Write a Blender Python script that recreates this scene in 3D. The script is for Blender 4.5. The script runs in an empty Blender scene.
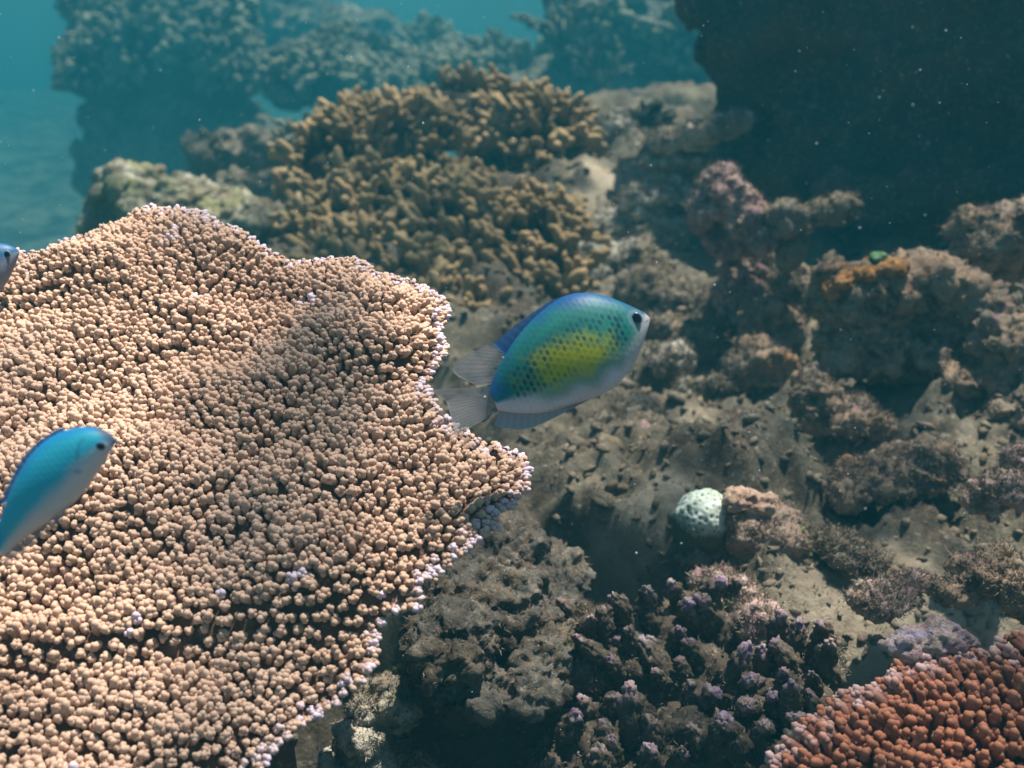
import bpy, bmesh, math, random
import numpy as np
from mathutils import Vector, Matrix

SC = bpy.context.scene
C = SC.collection
rng = np.random.default_rng(7)
random.seed(7)
R = math.radians

# ------------------------------------------------------------------ camera
PITCH, FPX = R(22.0), 1098.0
cam_d = bpy.data.cameras.new('camera')
cam = bpy.data.objects.new('camera', cam_d); C.objects.link(cam)
cam.rotation_euler = (R(90) - PITCH, 0, 0)
cam_d.sensor_width = 36.0
cam_d.lens = 36.0 * FPX / 1024
cam_d.clip_start = 0.02; cam_d.clip_end = 200
cam_d.dof.use_dof = True
cam_d.dof.focus_distance = 0.74
cam_d.dof.aperture_fstop = 7.8
SC.camera = cam

# ------------------------------------------------------------------ sky, sun, exposure
SUN_EL, SUN_AZ = R(69), R(40)          # azimuth from +Y (ahead) towards +X (right)
w = bpy.data.worlds.new('World'); SC.world = w; w.use_nodes = True
nt = w.node_tree; nt.nodes.clear()
sky = nt.nodes.new('ShaderNodeTexSky'); sky.sky_type = 'NISHITA'; sky.sun_disc = False
sky.sun_elevation = SUN_EL; sky.sun_rotation = SUN_AZ
bg = nt.nodes.new('ShaderNodeBackground'); bg.inputs[1].default_value = 0.06
out = nt.nodes.new('ShaderNodeOutputWorld')
nt.links.new(sky.outputs[0], bg.inputs[0]); nt.links.new(bg.outputs[0], out.inputs[0])
sun_d = bpy.data.lights.new('sun', 'SUN'); sun_d.energy = 5.0; sun_d.angle = R(0.5); sun_d.color = (1.0, 0.91, 0.84)
sun = bpy.data.objects.new('sun', sun_d); C.objects.link(sun)
to_sun = Vector((math.sin(SUN_AZ) * math.cos(SUN_EL), math.cos(SUN_AZ) * math.cos(SUN_EL), math.sin(SUN_EL)))
sun.rotation_euler = to_sun.to_track_quat('Z', 'Y').to_euler()
sun.location = (0, 0, 8)
SC.view_settings.view_transform = 'Standard'; SC.view_settings.look = 'None'
SC.view_settings.exposure = 1.6; SC.view_settings.gamma = 1.0
SC.cycles.max_bounces = 6; SC.cycles.diffuse_bounces = 3; SC.cycles.volume_bounces = 1
SC.cycles.transparent_max_bounces = 12

# ------------------------------------------------------------------ pixel helpers (a ray of the camera, cut at a forward distance)
CP, SP = math.cos(PITCH), math.sin(PITCH)
FWD, UPV, RGT = np.array([0, CP, -SP]), np.array([0, SP, CP]), np.array([1.0, 0, 0])
def ray(x, y): return FWD + RGT * ((x - 512) / FPX) + UPV * (-(y - 384) / FPX)
def at(x, y, d): return ray(x, y) * d
def psize(p, d): return p * d / FPX

# ------------------------------------------------------------------ numpy noise
_perm = np.random.default_rng(3).permutation(256).astype(np.int64)
_perm = np.concatenate([_perm, _perm, _perm])
_g = np.random.default_rng(4).normal(size=(256, 3)); _g /= np.linalg.norm(_g, axis=1)[:, None]
_fp = np.random.default_rng(5).random((256, 3))
def _h(i, j, k): return _perm[_perm[_perm[i & 255] + (j & 255)] + (k & 255)]
def perlin(P):
    I = np.floor(P).astype(np.int64); F = P - I; U = F * F * F * (F * (F * 6 - 15) + 10)
    res = 0
    for dx in (0, 1):
        wx = U[:, 0] if dx else 1 - U[:, 0]
        for dy in (0, 1):
            wy = U[:, 1] if dy else 1 - U[:, 1]
            for dz in (0, 1):
                wz = U[:, 2] if dz else 1 - U[:, 2]
                g = _g[_h(I[:, 0] + dx, I[:, 1] + dy, I[:, 2] + dz)]
                res = res + wx * wy * wz * ((F - np.array([dx, dy, dz])) * g).sum(1)
    return res * 1.6
def fbm(P, octv=4, gain=0.5):
    r, a = 0, 1.0
    for o in range(octv):
        r = r + a * perlin(P * 2.03 ** o + 17.3 * o); a *= gain
    return r
def billow(P, octv=4, gain=0.55):
    r, a = 0, 1.0
    for o in range(octv):
        r = r + a * (np.abs(perlin(P * 2.07 ** o + 9.1 * o)) * 2 - 0.45); a *= gain
    return r
def worley(P):
    I = np.floor(P).astype(np.int64); F = P - I
    f1 = np.full(len(P), 9.0); f2 = np.full(len(P), 9.0)
    for dx in (-1, 0, 1):
        for dy in (-1, 0, 1):
            for dz in (-1, 0, 1):
                q = _fp[_h(I[:, 0] + dx, I[:, 1] + dy, I[:, 2] + dz)] + np.array([dx, dy, dz]) - F
                d = np.sqrt((q * q).sum(1))
                f2 = np.minimum(np.maximum(f1, d), f2); f1 = np.minimum(f1, d)
    return f1, f2
def sstep(x, a, b):
    t = np.clip((x - a) / (b - a), 0, 1); return t * t * (3 - 2 * t)

# ------------------------------------------------------------------ mesh helpers
def make_mesh(name, V, F, material=None, attrs=None, smooth=True, cols=None):
    me = bpy.data.meshes.new(name)
    V = np.ascontiguousarray(V, dtype=np.float32)
    Fs = F if isinstance(F, list) else [F]
    Fs = [np.asarray(f) for f in Fs if len(f)]
    me.vertices.add(len(V)); me.vertices.foreach_set('co', V.ravel())
    idx = np.concatenate([f.ravel() for f in Fs]).astype(np.int32)
    tot = np.concatenate([np.full(len(f), f.shape[1]) for f in Fs]).astype(np.int32)
    start = np.concatenate([[0], np.cumsum(tot)[:-1]]).astype(np.int32)
    me.loops.add(len(idx)); me.loops.foreach_set('vertex_index', idx)
    me.polygons.add(len(tot)); me.polygons.foreach_set('loop_start', start)
    me.update(calc_edges=True)
    me.polygons.foreach_set('use_smooth', np.full(len(tot), smooth))
    for k, a in (attrs or {}).items():
        at_ = me.attributes.new(k, 'FLOAT', 'POINT'); at_.data.foreach_set('value', np.ascontiguousarray(a, np.float32))
    if cols is not None:
        ca = me.attributes.new('pigment', 'FLOAT_COLOR', 'POINT')
        ca.data.foreach_set('color', np.ascontiguousarray(np.concatenate([cols, np.ones((len(cols), 1))], 1), np.float32).ravel())
    if material: me.materials.append(material)
    me.validate(); me.update()
    return me
def obj(name, me, parent=None, loc=None, M=None):
    o = bpy.data.objects.new(name, me); C.objects.link(o)
    if parent: o.parent = parent
    if M is not None: o.matrix_local = M
    elif loc is not None: o.location = loc
    return o
def tag(o, label=None, cat=None, group=None, kind=None):
    if label: o['label'] = label
    if cat: o['category'] = cat
    if group: o['group'] = group
    if kind: o['kind'] = kind
    return o
def thing(name, loc, label, cat, group=None):
    o = bpy.data.objects.new(name, None); C.objects.link(o); o.location = loc; o.empty_display_size = 0.05
    return tag(o, label, cat, group)
_ico = {}
def ico(n):
    if n not in _ico:
        bm = bmesh.new(); bmesh.ops.create_icosphere(bm, subdivisions=n, radius=1)
        V = np.array([v.co[:] for v in bm.verts]); F = np.array([[v.index for v in f.verts] for f in bm.faces]); bm.free()
        _ico[n] = (V, F)
    return _ico[n][0].copy(), _ico[n][1]
def vnormals(V, F):
    N = np.zeros_like(V)
    a = V[F[:, 1]] - V[F[:, 0]]; b = V[F[:, 2]] - V[F[:, 0]]
    n = np.cross(a, b)
    for k in range(F.shape[1]): np.add.at(N, F[:, k], n)
    return N / np.maximum(np.linalg.norm(N, axis=1)[:, None], 1e-12)
def join(parts):
    """[(V, F, {attr})] -> V, F, attrs (triangles only)"""
    Vs, Fs, A, n = [], [], {}, 0
    for p in parts:
        Vs.append(p[0]); Fs.append(p[1] + n); n += len(p[0])
        for k, a in (p[2] if len(p) > 2 else {}).items(): A.setdefault(k, []).append(a)
    return np.concatenate(Vs), np.concatenate(Fs), {k: np.concatenate(a) for k, a in A.items()}
def frame(z, spin):
    """3x3 whose z column is z"""
    z = z / np.linalg.norm(z); a = np.array([1.0, 0, 0]) if abs(z[0]) < 0.8 else np.array([0, 1.0, 0])
    x = np.cross(a, z); x /= np.linalg.norm(x); y = np.cross(z, x)
    c, s = math.cos(spin), math.sin(spin)
    return np.stack([x * c + y * s, -x * s + y * c, z], 1)
def m4(M3, loc, sc):
    M = np.eye(4); M[:3, :3] = M3 * sc; M[:3, 3] = loc
    return Matrix(M.tolist())
def merged(places, variants):
    """many placed copies of variant shapes as one V, F, attrs. places: [(M3, loc, scale, variant, extra)]"""
    by = {}
    for p in places: by.setdefault(p[3], []).append(p)
    out, n = [], 0
    for v, L in by.items():
        V, F, A = variants[v]
        M = np.stack([p[0] * p[2] for p in L]); T = np.stack([p[1] for p in L])
        W = np.einsum('kij,nj->kni', M, V) + T[:, None, :]
        k, m = len(L), len(V)
        FF = (F[None] + (np.arange(k) * m)[:, None, None]).reshape(-1, F.shape[1])
        at_ = {a: np.tile(x, k) for a, x in A.items()}
        at_['tint'] = np.repeat(np.array([p[4] for p in L], float), m)
        out.append((W.reshape(-1, 3), FF, at_))
    return join(out)

# ------------------------------------------------------------------ materials
class NB:
    def __init__(s, name):
        s.m = bpy.data.materials.new(name); s.m.use_nodes = True; s.t = s.m.node_tree; s.t.nodes.clear()
        s.out = s.n('ShaderNodeOutputMaterial')
    def n(s, typ, **kw):
        x = s.t.nodes.new(typ)
        for k, v in kw.items(): setattr(x, k, v)
        return x
    def l(s, a, b): s.t.links.new(a, b)
    def noise(s, vec, scale, detail=4, rough=0.55, dist=0.0):
        x = s.n('ShaderNodeTexNoise'); x.inputs['Scale'].default_value = scale; x.inputs['Detail'].default_value = detail
        x.inputs['Roughness'].default_value = rough; x.inputs['Distortion'].default_value = dist
        if vec is not None: s.l(vec, x.inputs['Vector'])
        return x.outputs['Fac']
    def ramp(s, fac, lo, hi):
        x = s.n('ShaderNodeMapRange'); x.interpolation_type = 'SMOOTHSTEP'
        x.inputs['From Min'].default_value = lo; x.inputs['From Max'].default_value = hi
        s.l(fac, x.inputs['Value']); return x.outputs['Result']
    def mix(s, fac, a, b):
        x = s.n('ShaderNodeMix', data_type='RGBA')
        for v, i in ((fac, 0), (a, 6), (b, 7)):
            if hasattr(v, 'links'): s.l(v, x.inputs[i])
            elif i == 0: x.inputs[0].default_value = v
            else: x.inputs[i].default_value = (*v, 1)
        return x.outputs[2]
    def math(s, op, a, b):
        x = s.n('ShaderNodeMath', operation=op)
        for v, i in ((a, 0), (b, 1)):
            if hasattr(v, 'links'): s.l(v, x.inputs[i])
            else: x.inputs[i].default_value = v
        return x.outputs[0]
    def attr(s, name, out='Fac'):
        x = s.n('ShaderNodeAttribute'); x.attribute_name = name; return x.outputs[out]
    def coords(s): return s.n('ShaderNodeTexCoord').outputs['Object']
    def bsdf(s, col, rough=0.85, spec=0.15, bump=None, bstr=0.4, bdist=0.003, sss=0):
        p = s.n('ShaderNodeBsdfPrincipled')
        if hasattr(col, 'links'): s.l(col, p.inputs['Base Color'])
        else: p.inputs['Base Color'].default_value = (*col, 1)
        p.inputs['Roughness'].default_value = rough; p.inputs['Specular IOR Level'].default_value = spec
        if bump is not None:
            b = s.n('ShaderNodeBump'); b.inputs['Strength'].default_value = bstr; b.inputs['Distance'].default_value = bdist
            s.l(bump, b.inputs['Height']); s.l(b.outputs[0], p.inputs['Normal'])
        return p.outputs[0]
    def done(s, surf): s.l(surf, s.out.inputs['Surface']); return s.m

def mottle(b, c, col, k=1.0):
    """millimetre-scale growth: brown film, dark pores, pale specks"""
    n1 = b.noise(c, 95 * k, 6, .68, .5); n2 = b.noise(c, 210 * k, 5, .7, .8)
    mp = b.n('ShaderNodeMapping'); mp.inputs['Location'].default_value = (5.1, 2.2, 8.3); b.l(c, mp.inputs[0])
    n3 = b.noise(mp.outputs[0], 150 * k, 5, .7, .3); n4 = b.noise(mp.outputs[0], 60 * k, 5, .65, .6)
    col = b.mix(b.math('MULTIPLY', b.ramp(n4, .52, .66), .55), col, (.21, .14, .085))
    col = b.mix(b.math('MULTIPLY', b.ramp(n1, .55, .65), .6), col, (.07, .048, .034))
    col = b.mix(b.math('MULTIPLY', b.ramp(n3, .56, .68), .6), col, (.46, .40, .32))
    col = b.mix(b.math('MULTIPLY', b.ramp(n2, .59, .67), .55), col, (.08, .055, .04))
    return col, b.math('ADD', b.math('SUBTRACT', n3, n1), b.math('MULTIPLY', n2, -.6))
def rock_mat(name, base, layers, sc=1.0, bstr=0.8, fine=1.0):
    """layers: (colour, noise scale, lo, hi)"""
    b = NB(name); c = b.coords(); col = base
    for i, (cc, s, lo, hi) in enumerate(layers):
        mp = b.n('ShaderNodeMapping'); mp.inputs['Location'].default_value = (i * 3.7, i * 1.9, i * 5.3); b.l(c, mp.inputs[0])
        col = b.mix(b.ramp(b.noise(mp.outputs[0], s * sc, 6, 0.62, 0.4), lo, hi), col, cc)
    col, bn = mottle(b, c, col, fine)
    return b.done(b.bsdf(col, 0.9, 0.1, bn, bstr, 0.005))

OLIVE, GREY, DBROWN, PINK, PALE, GREEN, RUST, SAND, PURPLE = ((.22, .165, .10), (.29, .235, .175), (.085, .06, .043), (.34, .2, .2), (.52, .47, .38), (.12, .16, .06), (.36, .17, .07), (.42, .37, .27), (.27, .15, .27))
M_floor = rock_mat('reef_floor', OLIVE, [(DBROWN, 7, .42, .62), (SAND, 9, .55, .72), (GREY, 22, .5, .7), (PINK, 16, .64, .76), (GREEN, 30, .66, .78), (PALE, 60, .66, .8)])
M_rock = rock_mat('turf_rock', GREY, [(OLIVE, 8, .4, .6), (DBROWN, 16, .5, .68), (PINK, 18, .6, .74), (PALE, 40, .62, .76), (GREEN, 25, .66, .76)])
M_greyrock = rock_mat('grey_rock', (.15, .13, .105), [(DBROWN, 28, .46, .64), (GREY, 60, .54, .7), (PINK, 30, .64, .74), (OLIVE, 20, .58, .7)])
M_pinkrock = rock_mat('pink_rock', (.52, .36, .30), [(PINK, 18, .42, .6), (DBROWN, 30, .56, .7), (PALE, 55, .56, .7), (RUST, 25, .64, .75)])
M_ledge = rock_mat('ledge_rock', (.38, .255, .17), [(GREY, 12, .46, .6), (DBROWN, 20, .5, .66), (RUST, 14, .56, .68), (PINK, 26, .58, .7), (PALE, 40, .62, .76), (GREEN, 22, .68, .78)])
M_palerock = rock_mat('pale_rock', (.54, .48, .38), [(OLIVE, 9, .42, .58), (GREY, 18, .46, .62), (PALE, 26, .52, .68), (GREEN, 20, .62, .74), (DBROWN, 30, .62, .76)])
M_mossrock = rock_mat('moss_rock', (.27, .25, .12), [(PALE, 8, .46, .64), (OLIVE, 14, .45, .6), (SAND, 24, .52, .68), (DBROWN, 34, .6, .72)])
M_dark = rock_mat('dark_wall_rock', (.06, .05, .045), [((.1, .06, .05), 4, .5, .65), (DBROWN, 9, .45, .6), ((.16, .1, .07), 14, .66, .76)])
def knob_mat():
    b = NB('crusted_knobs'); c = b.coords(); g = b.n('ShaderNodeNewGeometry').outputs['Position']; col = (.115, .085, .06)
    for i, (cc, sc, lo, hi) in enumerate([(DBROWN, 60, .46, .62), (GREY, 130, .54, .68), (GREEN, 40, .66, .76)]): col = b.mix(b.ramp(b.noise(g, sc, 6, .62, .4), lo, hi), col, cc)
    crust = b.mix(b.ramp(b.noise(g, 38, 4), .42, .6), (.32, .20, .30), (.44, .29, .27)); crust = b.mix(b.ramp(b.noise(g, 150, 3), .5, .66), crust, (.5, .43, .38))
    t = b.math('ADD', b.math('MULTIPLY', b.attr('tip'), .6), b.math('MULTIPLY', b.noise(g, 55, 5, .65), .8))
    col = b.mix(b.ramp(t, .85, 1.08), col, crust)
    return b.done(b.bsdf(col, .9, .1, b.math('ADD', b.noise(g, 260, 5, .7), b.noise(g, 90, 4, .6)), .7, .003))
M_purple = knob_mat()
M_orange = rock_mat('orange_crust', (.42, .19, .06), [((.3, .15, .07), 30, .45, .6), ((.55, .28, .1), 60, .54, .66), (DBROWN, 40, .54, .66)])
M_greenpatch = rock_mat('green_crust', (.14, .34, .17), [((.3, .2, .08), 60, .48, .6)])

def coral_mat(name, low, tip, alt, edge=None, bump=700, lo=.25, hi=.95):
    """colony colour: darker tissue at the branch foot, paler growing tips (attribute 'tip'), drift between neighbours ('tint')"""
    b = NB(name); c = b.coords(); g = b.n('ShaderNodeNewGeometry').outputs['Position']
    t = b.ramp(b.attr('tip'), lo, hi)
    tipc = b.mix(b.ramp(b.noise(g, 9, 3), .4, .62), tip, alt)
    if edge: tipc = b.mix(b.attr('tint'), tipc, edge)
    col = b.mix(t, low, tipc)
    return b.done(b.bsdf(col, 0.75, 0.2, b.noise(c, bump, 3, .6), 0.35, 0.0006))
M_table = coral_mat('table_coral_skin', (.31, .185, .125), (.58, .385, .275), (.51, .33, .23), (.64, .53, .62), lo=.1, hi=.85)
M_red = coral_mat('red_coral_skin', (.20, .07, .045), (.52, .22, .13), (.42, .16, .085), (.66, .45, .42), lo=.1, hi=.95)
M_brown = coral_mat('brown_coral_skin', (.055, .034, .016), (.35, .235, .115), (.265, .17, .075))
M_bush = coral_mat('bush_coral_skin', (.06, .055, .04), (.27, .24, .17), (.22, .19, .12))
M_plate = rock_mat('coral_plate', (.16, .09, .06), [((.22, .13, .09), 30, .45, .6), (DBROWN, 50, .55, .7)])

# ------------------------------------------------------------------ the water: dappling surface sheet out of view, and haze
def water():
    b = NB('dappling_water')
    g = b.n('ShaderNodeNewGeometry').outputs['Position']
    mp = b.n('ShaderNodeMapping'); mp.inputs['Location'].default_value = DAPPLE_OFF; b.l(g, mp.inputs[0])
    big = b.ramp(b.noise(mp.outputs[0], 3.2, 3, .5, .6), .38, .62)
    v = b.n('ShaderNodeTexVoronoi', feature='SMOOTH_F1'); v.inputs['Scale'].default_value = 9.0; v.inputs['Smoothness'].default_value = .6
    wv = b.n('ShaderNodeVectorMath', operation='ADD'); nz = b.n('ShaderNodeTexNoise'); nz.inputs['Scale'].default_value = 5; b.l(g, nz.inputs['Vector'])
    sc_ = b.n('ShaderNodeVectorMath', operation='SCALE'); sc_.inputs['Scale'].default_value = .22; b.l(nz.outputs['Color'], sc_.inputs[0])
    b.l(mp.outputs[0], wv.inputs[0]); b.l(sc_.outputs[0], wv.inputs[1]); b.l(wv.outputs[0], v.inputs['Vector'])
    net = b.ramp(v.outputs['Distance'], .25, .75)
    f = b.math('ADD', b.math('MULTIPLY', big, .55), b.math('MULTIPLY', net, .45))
    col = b.mix(f, (.15, .17, .19), (1, 1, 1))  # sun dapple put into the sheet's transparency colour, not refracted by waves
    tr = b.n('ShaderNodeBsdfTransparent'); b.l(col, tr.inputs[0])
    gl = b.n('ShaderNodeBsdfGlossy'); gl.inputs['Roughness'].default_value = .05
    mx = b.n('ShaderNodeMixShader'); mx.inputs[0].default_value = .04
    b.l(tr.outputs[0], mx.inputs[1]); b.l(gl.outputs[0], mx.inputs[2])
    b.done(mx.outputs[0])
    n = 90
    X, Y = np.meshgrid(np.linspace(-28, 28, n), np.linspace(-28, 28, n))
    V = np.stack([X.ravel(), Y.ravel(), 0 * X.ravel()], 1); V[:, 2] = 1.75 + .03 * fbm(V * .9, 3)
    i = np.arange(n * n).reshape(n, n)
    F = np.stack([i[:-1, :-1], i[:-1, 1:], i[1:, 1:], i[1:, :-1]], -1).reshape(-1, 4)
    tag(obj('water_dapple_sheet', make_mesh('water_dapple_sheet', V, F, b.m)), 'unseen water surface sheet patterned to dapple the light on the reef', kind='structure')
DAPPLE_OFF = (9.59, 5.11, 0.0)  # slides the dapple pattern to set where bright and dim patches fall
water()
def haze():
    b = NB('sea_water_haze')
    v = b.n('ShaderNodeVolumePrincipled')
    v.inputs['Color'].default_value = HAZE_COL
    v.inputs['Absorption Color'].default_value = HAZE_ABS
    v.inputs['Density'].default_value = HAZE_DENS; v.inputs['Anisotropy'].default_value = 0.0
    b.l(v.outputs[0], b.out.inputs['Volume'])
    x0, x1, y0, y1, z0, z1 = -26, 26, -26, 26, -4.2, 1.6
    V = np.array([[x, y, z] for x in (x0, x1) for y in (y0, y1) for z in (z0, z1)])
    F = np.array([[0, 1, 3, 2], [4, 6, 7, 5], [0, 4, 5, 1], [2, 3, 7, 6], [0, 2, 6, 4], [1, 5, 7, 3]])
    tag(obj('haze', make_mesh('haze', V, F, b.m, smooth=False)), kind='stuff')
HAZE_COL = (0.020, 0.182, 0.232, 1); HAZE_ABS = (0.07, 0.25, 0.27, 1); HAZE_DENS = 0.15
haze()

# ------------------------------------------------------------------ sea floor
HOLE = np.array([-.01, .82])
def floor_base(x, y):
    left = sstep(-x + 0.12 * (y - 2), -0.1, 0.7)
    z = -0.58 + 0.10 * sstep(y, 1.6, 2.8) * (1 - left) - 0.55 * sstep(y, 2.2, 3.6) * left
    z = z - 1.1 * sstep(-x - .02 * y, .40, .72) * sstep(y, 1.0, 1.5)
    z = z - 1.5 * sstep(y, 3.6, 7)
    z = z - 0.5 * np.exp(-(((x - HOLE[0]) / .17) ** 2 + ((y - HOLE[1]) / .17) ** 2) ** 4)
    q = at(680, 735, .84); z = z - 0.22 * np.exp(-(((x - q[0]) / .16) ** 2 + ((y - q[1]) / .13) ** 2) ** 2)
    z = z - 0.12 * sstep(-x, 0.0, 0.3) * (1 - sstep(y, 1.0, 1.5))
    return np.clip(z, -2.7, 5)
def floor_z(x, y, detail=True):
    P = np.stack([x, y, 0 * x], 1); z = floor_base(x, y)
    sand = sstep(-z, .95, 1.1)
    rr = 1 - sand
    z = z + (.10 * fbm(P * 2.2, 3)) * (.04 + .96 * rr)
    if detail:
        Q = P + .05 * np.stack([perlin(P * 8), perlin(P * 8 + 31), 0 * x], 1)
        f1, f2 = worley(Q * 9); g1, g2 = worley(Q * 24 + 5)
        z = z + rr * (1 - .55 * silt(x, y)) * (.055 * (.4 - f1 * f1) + .026 * (.4 - g1 * g1) + .016 * fbm(P * 13, 3, .55) + .009 * fbm(P * 45, 3, .62) + .003 * fbm(P * 110, 2, .6) - .02 * np.maximum(0, perlin(P * 20 + 6) - .25) * 2)
        z = z + sand * .002 * fbm(P * 5, 3)
    return z
def silt(x, y):
    """pockets of pale sand between the rocks"""
    r = 0 * x
    for px_, py_, d_, w_ in ((880, 590, .95, .10), (960, 560, .98, .12), (800, 640, .9, .05), (600, 240, 2.2, .2), (640, 210, 2.35, .2), (700, 440, 1.42, .09), (640, 545, 1.12, .06)):
        q = at(px_, py_, d_); r = np.maximum(r, np.exp(-((x - q[0]) ** 2 + (y - q[1]) ** 2) / w_ ** 2))
    return sstep(r + .35 * fbm(np.stack([x * 14, y * 14, 0 * x], 1), 3), .35, .8)
def sea_floor():
    a = np.concatenate([np.linspace(-180, -44, 40)[:-1], np.linspace(-44, 44, 470), np.linspace(44, 180, 40)[1:]])
    a = np.radians(a)
    r = np.concatenate([[0.03], np.linspace(.15, .45, 10)[:-1], np.geomspace(.45, 3.6, 370), np.geomspace(3.6, 24, 120)[1:]])
    A, RR = np.meshgrid(a, r)
    x, y = (RR * np.sin(A)).ravel(), (RR * np.cos(A)).ravel()
    z = floor_z(x, y)
    V = np.stack([x, y, z], 1)
    n, m = RR.shape; i = np.arange(n * m).reshape(n, m)
    F = np.stack([i[:-1, :-1], i[:-1, 1:], i[1:, 1:], i[1:, :-1]], -1).reshape(-1, 4)
    sand = sstep(-floor_base(x, y), .85, 1.08)
    b = NB('sea_floor'); c = b.coords(); col = (.14, .115, .08)
    for i_, (cc, s, lo, hi) in enumerate([(DBROWN, 7, .46, .64), ((.22, .19, .135), 6, .54, .68), ((.15, .135, .105), 22, .52, .7), (PINK, 16, .66, .76), (GREEN, 30, .66, .78), (PALE, 60, .64, .78)]):
        mp = b.n('ShaderNodeMapping'); mp.inputs['Location'].default_value = (i_ * 3.7, i_ * 1.9, 0); b.l(c, mp.inputs[0])
        col = b.mix(b.ramp(b.noise(mp.outputs[0], s, 6, .62, .4), lo, hi), col, cc)
    col = b.mix(b.attr('silt'), col, b.mix(b.ramp(b.noise(c, 30, 5), .42, .6), (.28, .22, .155), (.38, .305, .215)))
    sc = b.mix(b.ramp(b.noise(c, 2.2, 5), .4, .6), (.13, .135, .105), (.12, .125, .1))
    col = b.mix(b.attr('sand'), col, sc)
    rc, bn = mottle(b, c, col); col = b.mix(b.math('MULTIPLY', b.math('SUBTRACT', 1.0, b.attr('silt')), .8), col, rc)
    b.done(b.bsdf(col, .92, .1, bn, .7, .004))
    tag(obj('sea_floor', make_mesh('sea_floor', V, F, b.m, {'sand': sand, 'silt': np.maximum(sand, silt(x, y))})), 'rough reef floor of turf covered rubble and sand', kind='structure')
sea_floor()

# ------------------------------------------------------------------ rocks
def blob(lumps, voxel, rough, fs=1.0, pits=0.5, seed=0):
    """lumps: (world centre, radii xyz) joined by a voxel remesh and then broken up by noise. Returns V, F (triangles)"""
    parts = []
    for c, r in lumps:
        V, F = ico(4); r = np.asarray(r) * np.ones(3)
        V = V * r * (1 + .22 * fbm(V * 1.4 + c * 5 + seed, 3))[:, None] + c
        parts.append((V, F))
    V, F, _ = join(parts)
    me = make_mesh('tmp', V, F); o = obj('tmp', me)
    md = o.modifiers.new('r', 'REMESH'); md.mode = 'VOXEL'; md.voxel_size = voxel
    dg = bpy.context.evaluated_depsgraph_get()
    ev = o.evaluated_get(dg); m2 = ev.to_mesh(); m2.calc_loop_triangles()
    V = np.zeros(len(m2.vertices) * 3, np.float32); m2.vertices.foreach_get('co', V); V = V.reshape(-1, 3).astype(float)
    F = np.zeros(len(m2.loop_triangles) * 3, np.int32); m2.loop_triangles.foreach_get('vertices', F); F = F.reshape(-1, 3)
    ev.to_mesh_clear(); bpy.data.objects.remove(o); bpy.data.meshes.remove(me)
    s = 1.0 / rough                        # rough = size of the largest relief, metres
    N = vnormals(V, F); P = V * s + seed * 7.7
    f1, f2 = worley(P * .55 * fs)
    V = V + N * (rough * (.5 * (.4 - f1 * f1) + .34 * fbm(P * .55 * fs, 3, .6)))[:, None]
    N = vnormals(V, F)
    g1, g2 = worley(P * 1.9 * fs + 3)
    V = V + N * (rough * ((.13 * pits * (.4 - g1 * g1) * 1.8) + .20 * fbm(P * 2.0 * fs, 3, .62) - .22 * pits * np.maximum(0, perlin(P * 1.6 * fs + 5) - .22)))[:, None]
    N = vnormals(V, F)
    V = V + N * (rough * (.08 * fbm(P * 6 * fs, 3, .65) - .16 * pits * np.maximum(0, perlin(P * 5 * fs + 2) - .2)))[:, None]
    return V, F
SURF = []          # (V, N, F) samples for the turf
def rock(name, label, cat, lumps, material, rough=None, voxel=None, fs=1.0, pits=.5, seed=0, turf=1.0, group=None, kind=None):
    """lumps in pixels: (x, y, d, rx, ry[, rz])"""
    L = []
    for l in lumps:
        if l[0] == 'w': L.append((np.array(l[1:4]), l[4:7])); continue
        x, y, d, rx, ry = l[:5]; rz = l[5] if len(l) > 5 else (rx + ry) / 2
        L.append((at(x, y, d), (psize(rx, d), psize(rz, d), psize(ry, d))))
    d = np.mean([l[2] for l in lumps if l[0] != 'w'])
    V, F = blob(L, voxel or psize(2.6, d), rough or psize(26, d), fs, pits, seed)
    base = np.array([V[:, 0].mean(), V[:, 1].mean(), V[:, 2].min()])
    o = obj(name, make_mesh(name, V - base, F, material), loc=base)
    tag(o, label, cat, group, kind)
    if turf: SURF.append((V, vnormals(V, F), turf, d))
    return o

# far and big masses first
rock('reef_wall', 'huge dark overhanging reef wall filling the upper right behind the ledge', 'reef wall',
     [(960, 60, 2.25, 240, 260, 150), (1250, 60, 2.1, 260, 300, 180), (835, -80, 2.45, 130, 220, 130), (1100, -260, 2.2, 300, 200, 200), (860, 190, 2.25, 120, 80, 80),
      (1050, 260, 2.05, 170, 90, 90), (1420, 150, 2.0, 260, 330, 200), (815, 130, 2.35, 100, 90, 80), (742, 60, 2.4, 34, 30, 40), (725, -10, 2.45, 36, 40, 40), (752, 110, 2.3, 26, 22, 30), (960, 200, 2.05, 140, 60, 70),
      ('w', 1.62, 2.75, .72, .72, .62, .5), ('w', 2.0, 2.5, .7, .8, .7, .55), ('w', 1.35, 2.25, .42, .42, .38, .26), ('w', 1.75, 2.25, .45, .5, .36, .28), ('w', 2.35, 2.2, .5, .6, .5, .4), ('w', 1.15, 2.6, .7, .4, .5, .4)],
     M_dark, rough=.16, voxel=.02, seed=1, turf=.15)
rock('coral_bommie', 'hazy blue reef mass rising behind the brown coral at the top', 'bommie',
     [(650, 60, 7.18, 80, 70), (600, 30, 7.33, 60, 50), (700, 20, 7.02, 60, 70), (640, 120, 6.86, 90, 40), (560, 110, 7.02, 60, 40)], M_rock, rough=.16, voxel=.022, seed=2, turf=.3)
rock('reef_mound', 'faint teal mound far off at the top edge between the bush corals', 'reef mound',
     [(290, 15, 10.30, 42, 26), (340, 30, 9.98, 60, 22), (250, 40, 10.14, 30, 20)], M_rock, rough=.15, voxel=.03, seed=3, turf=.2)
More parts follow.
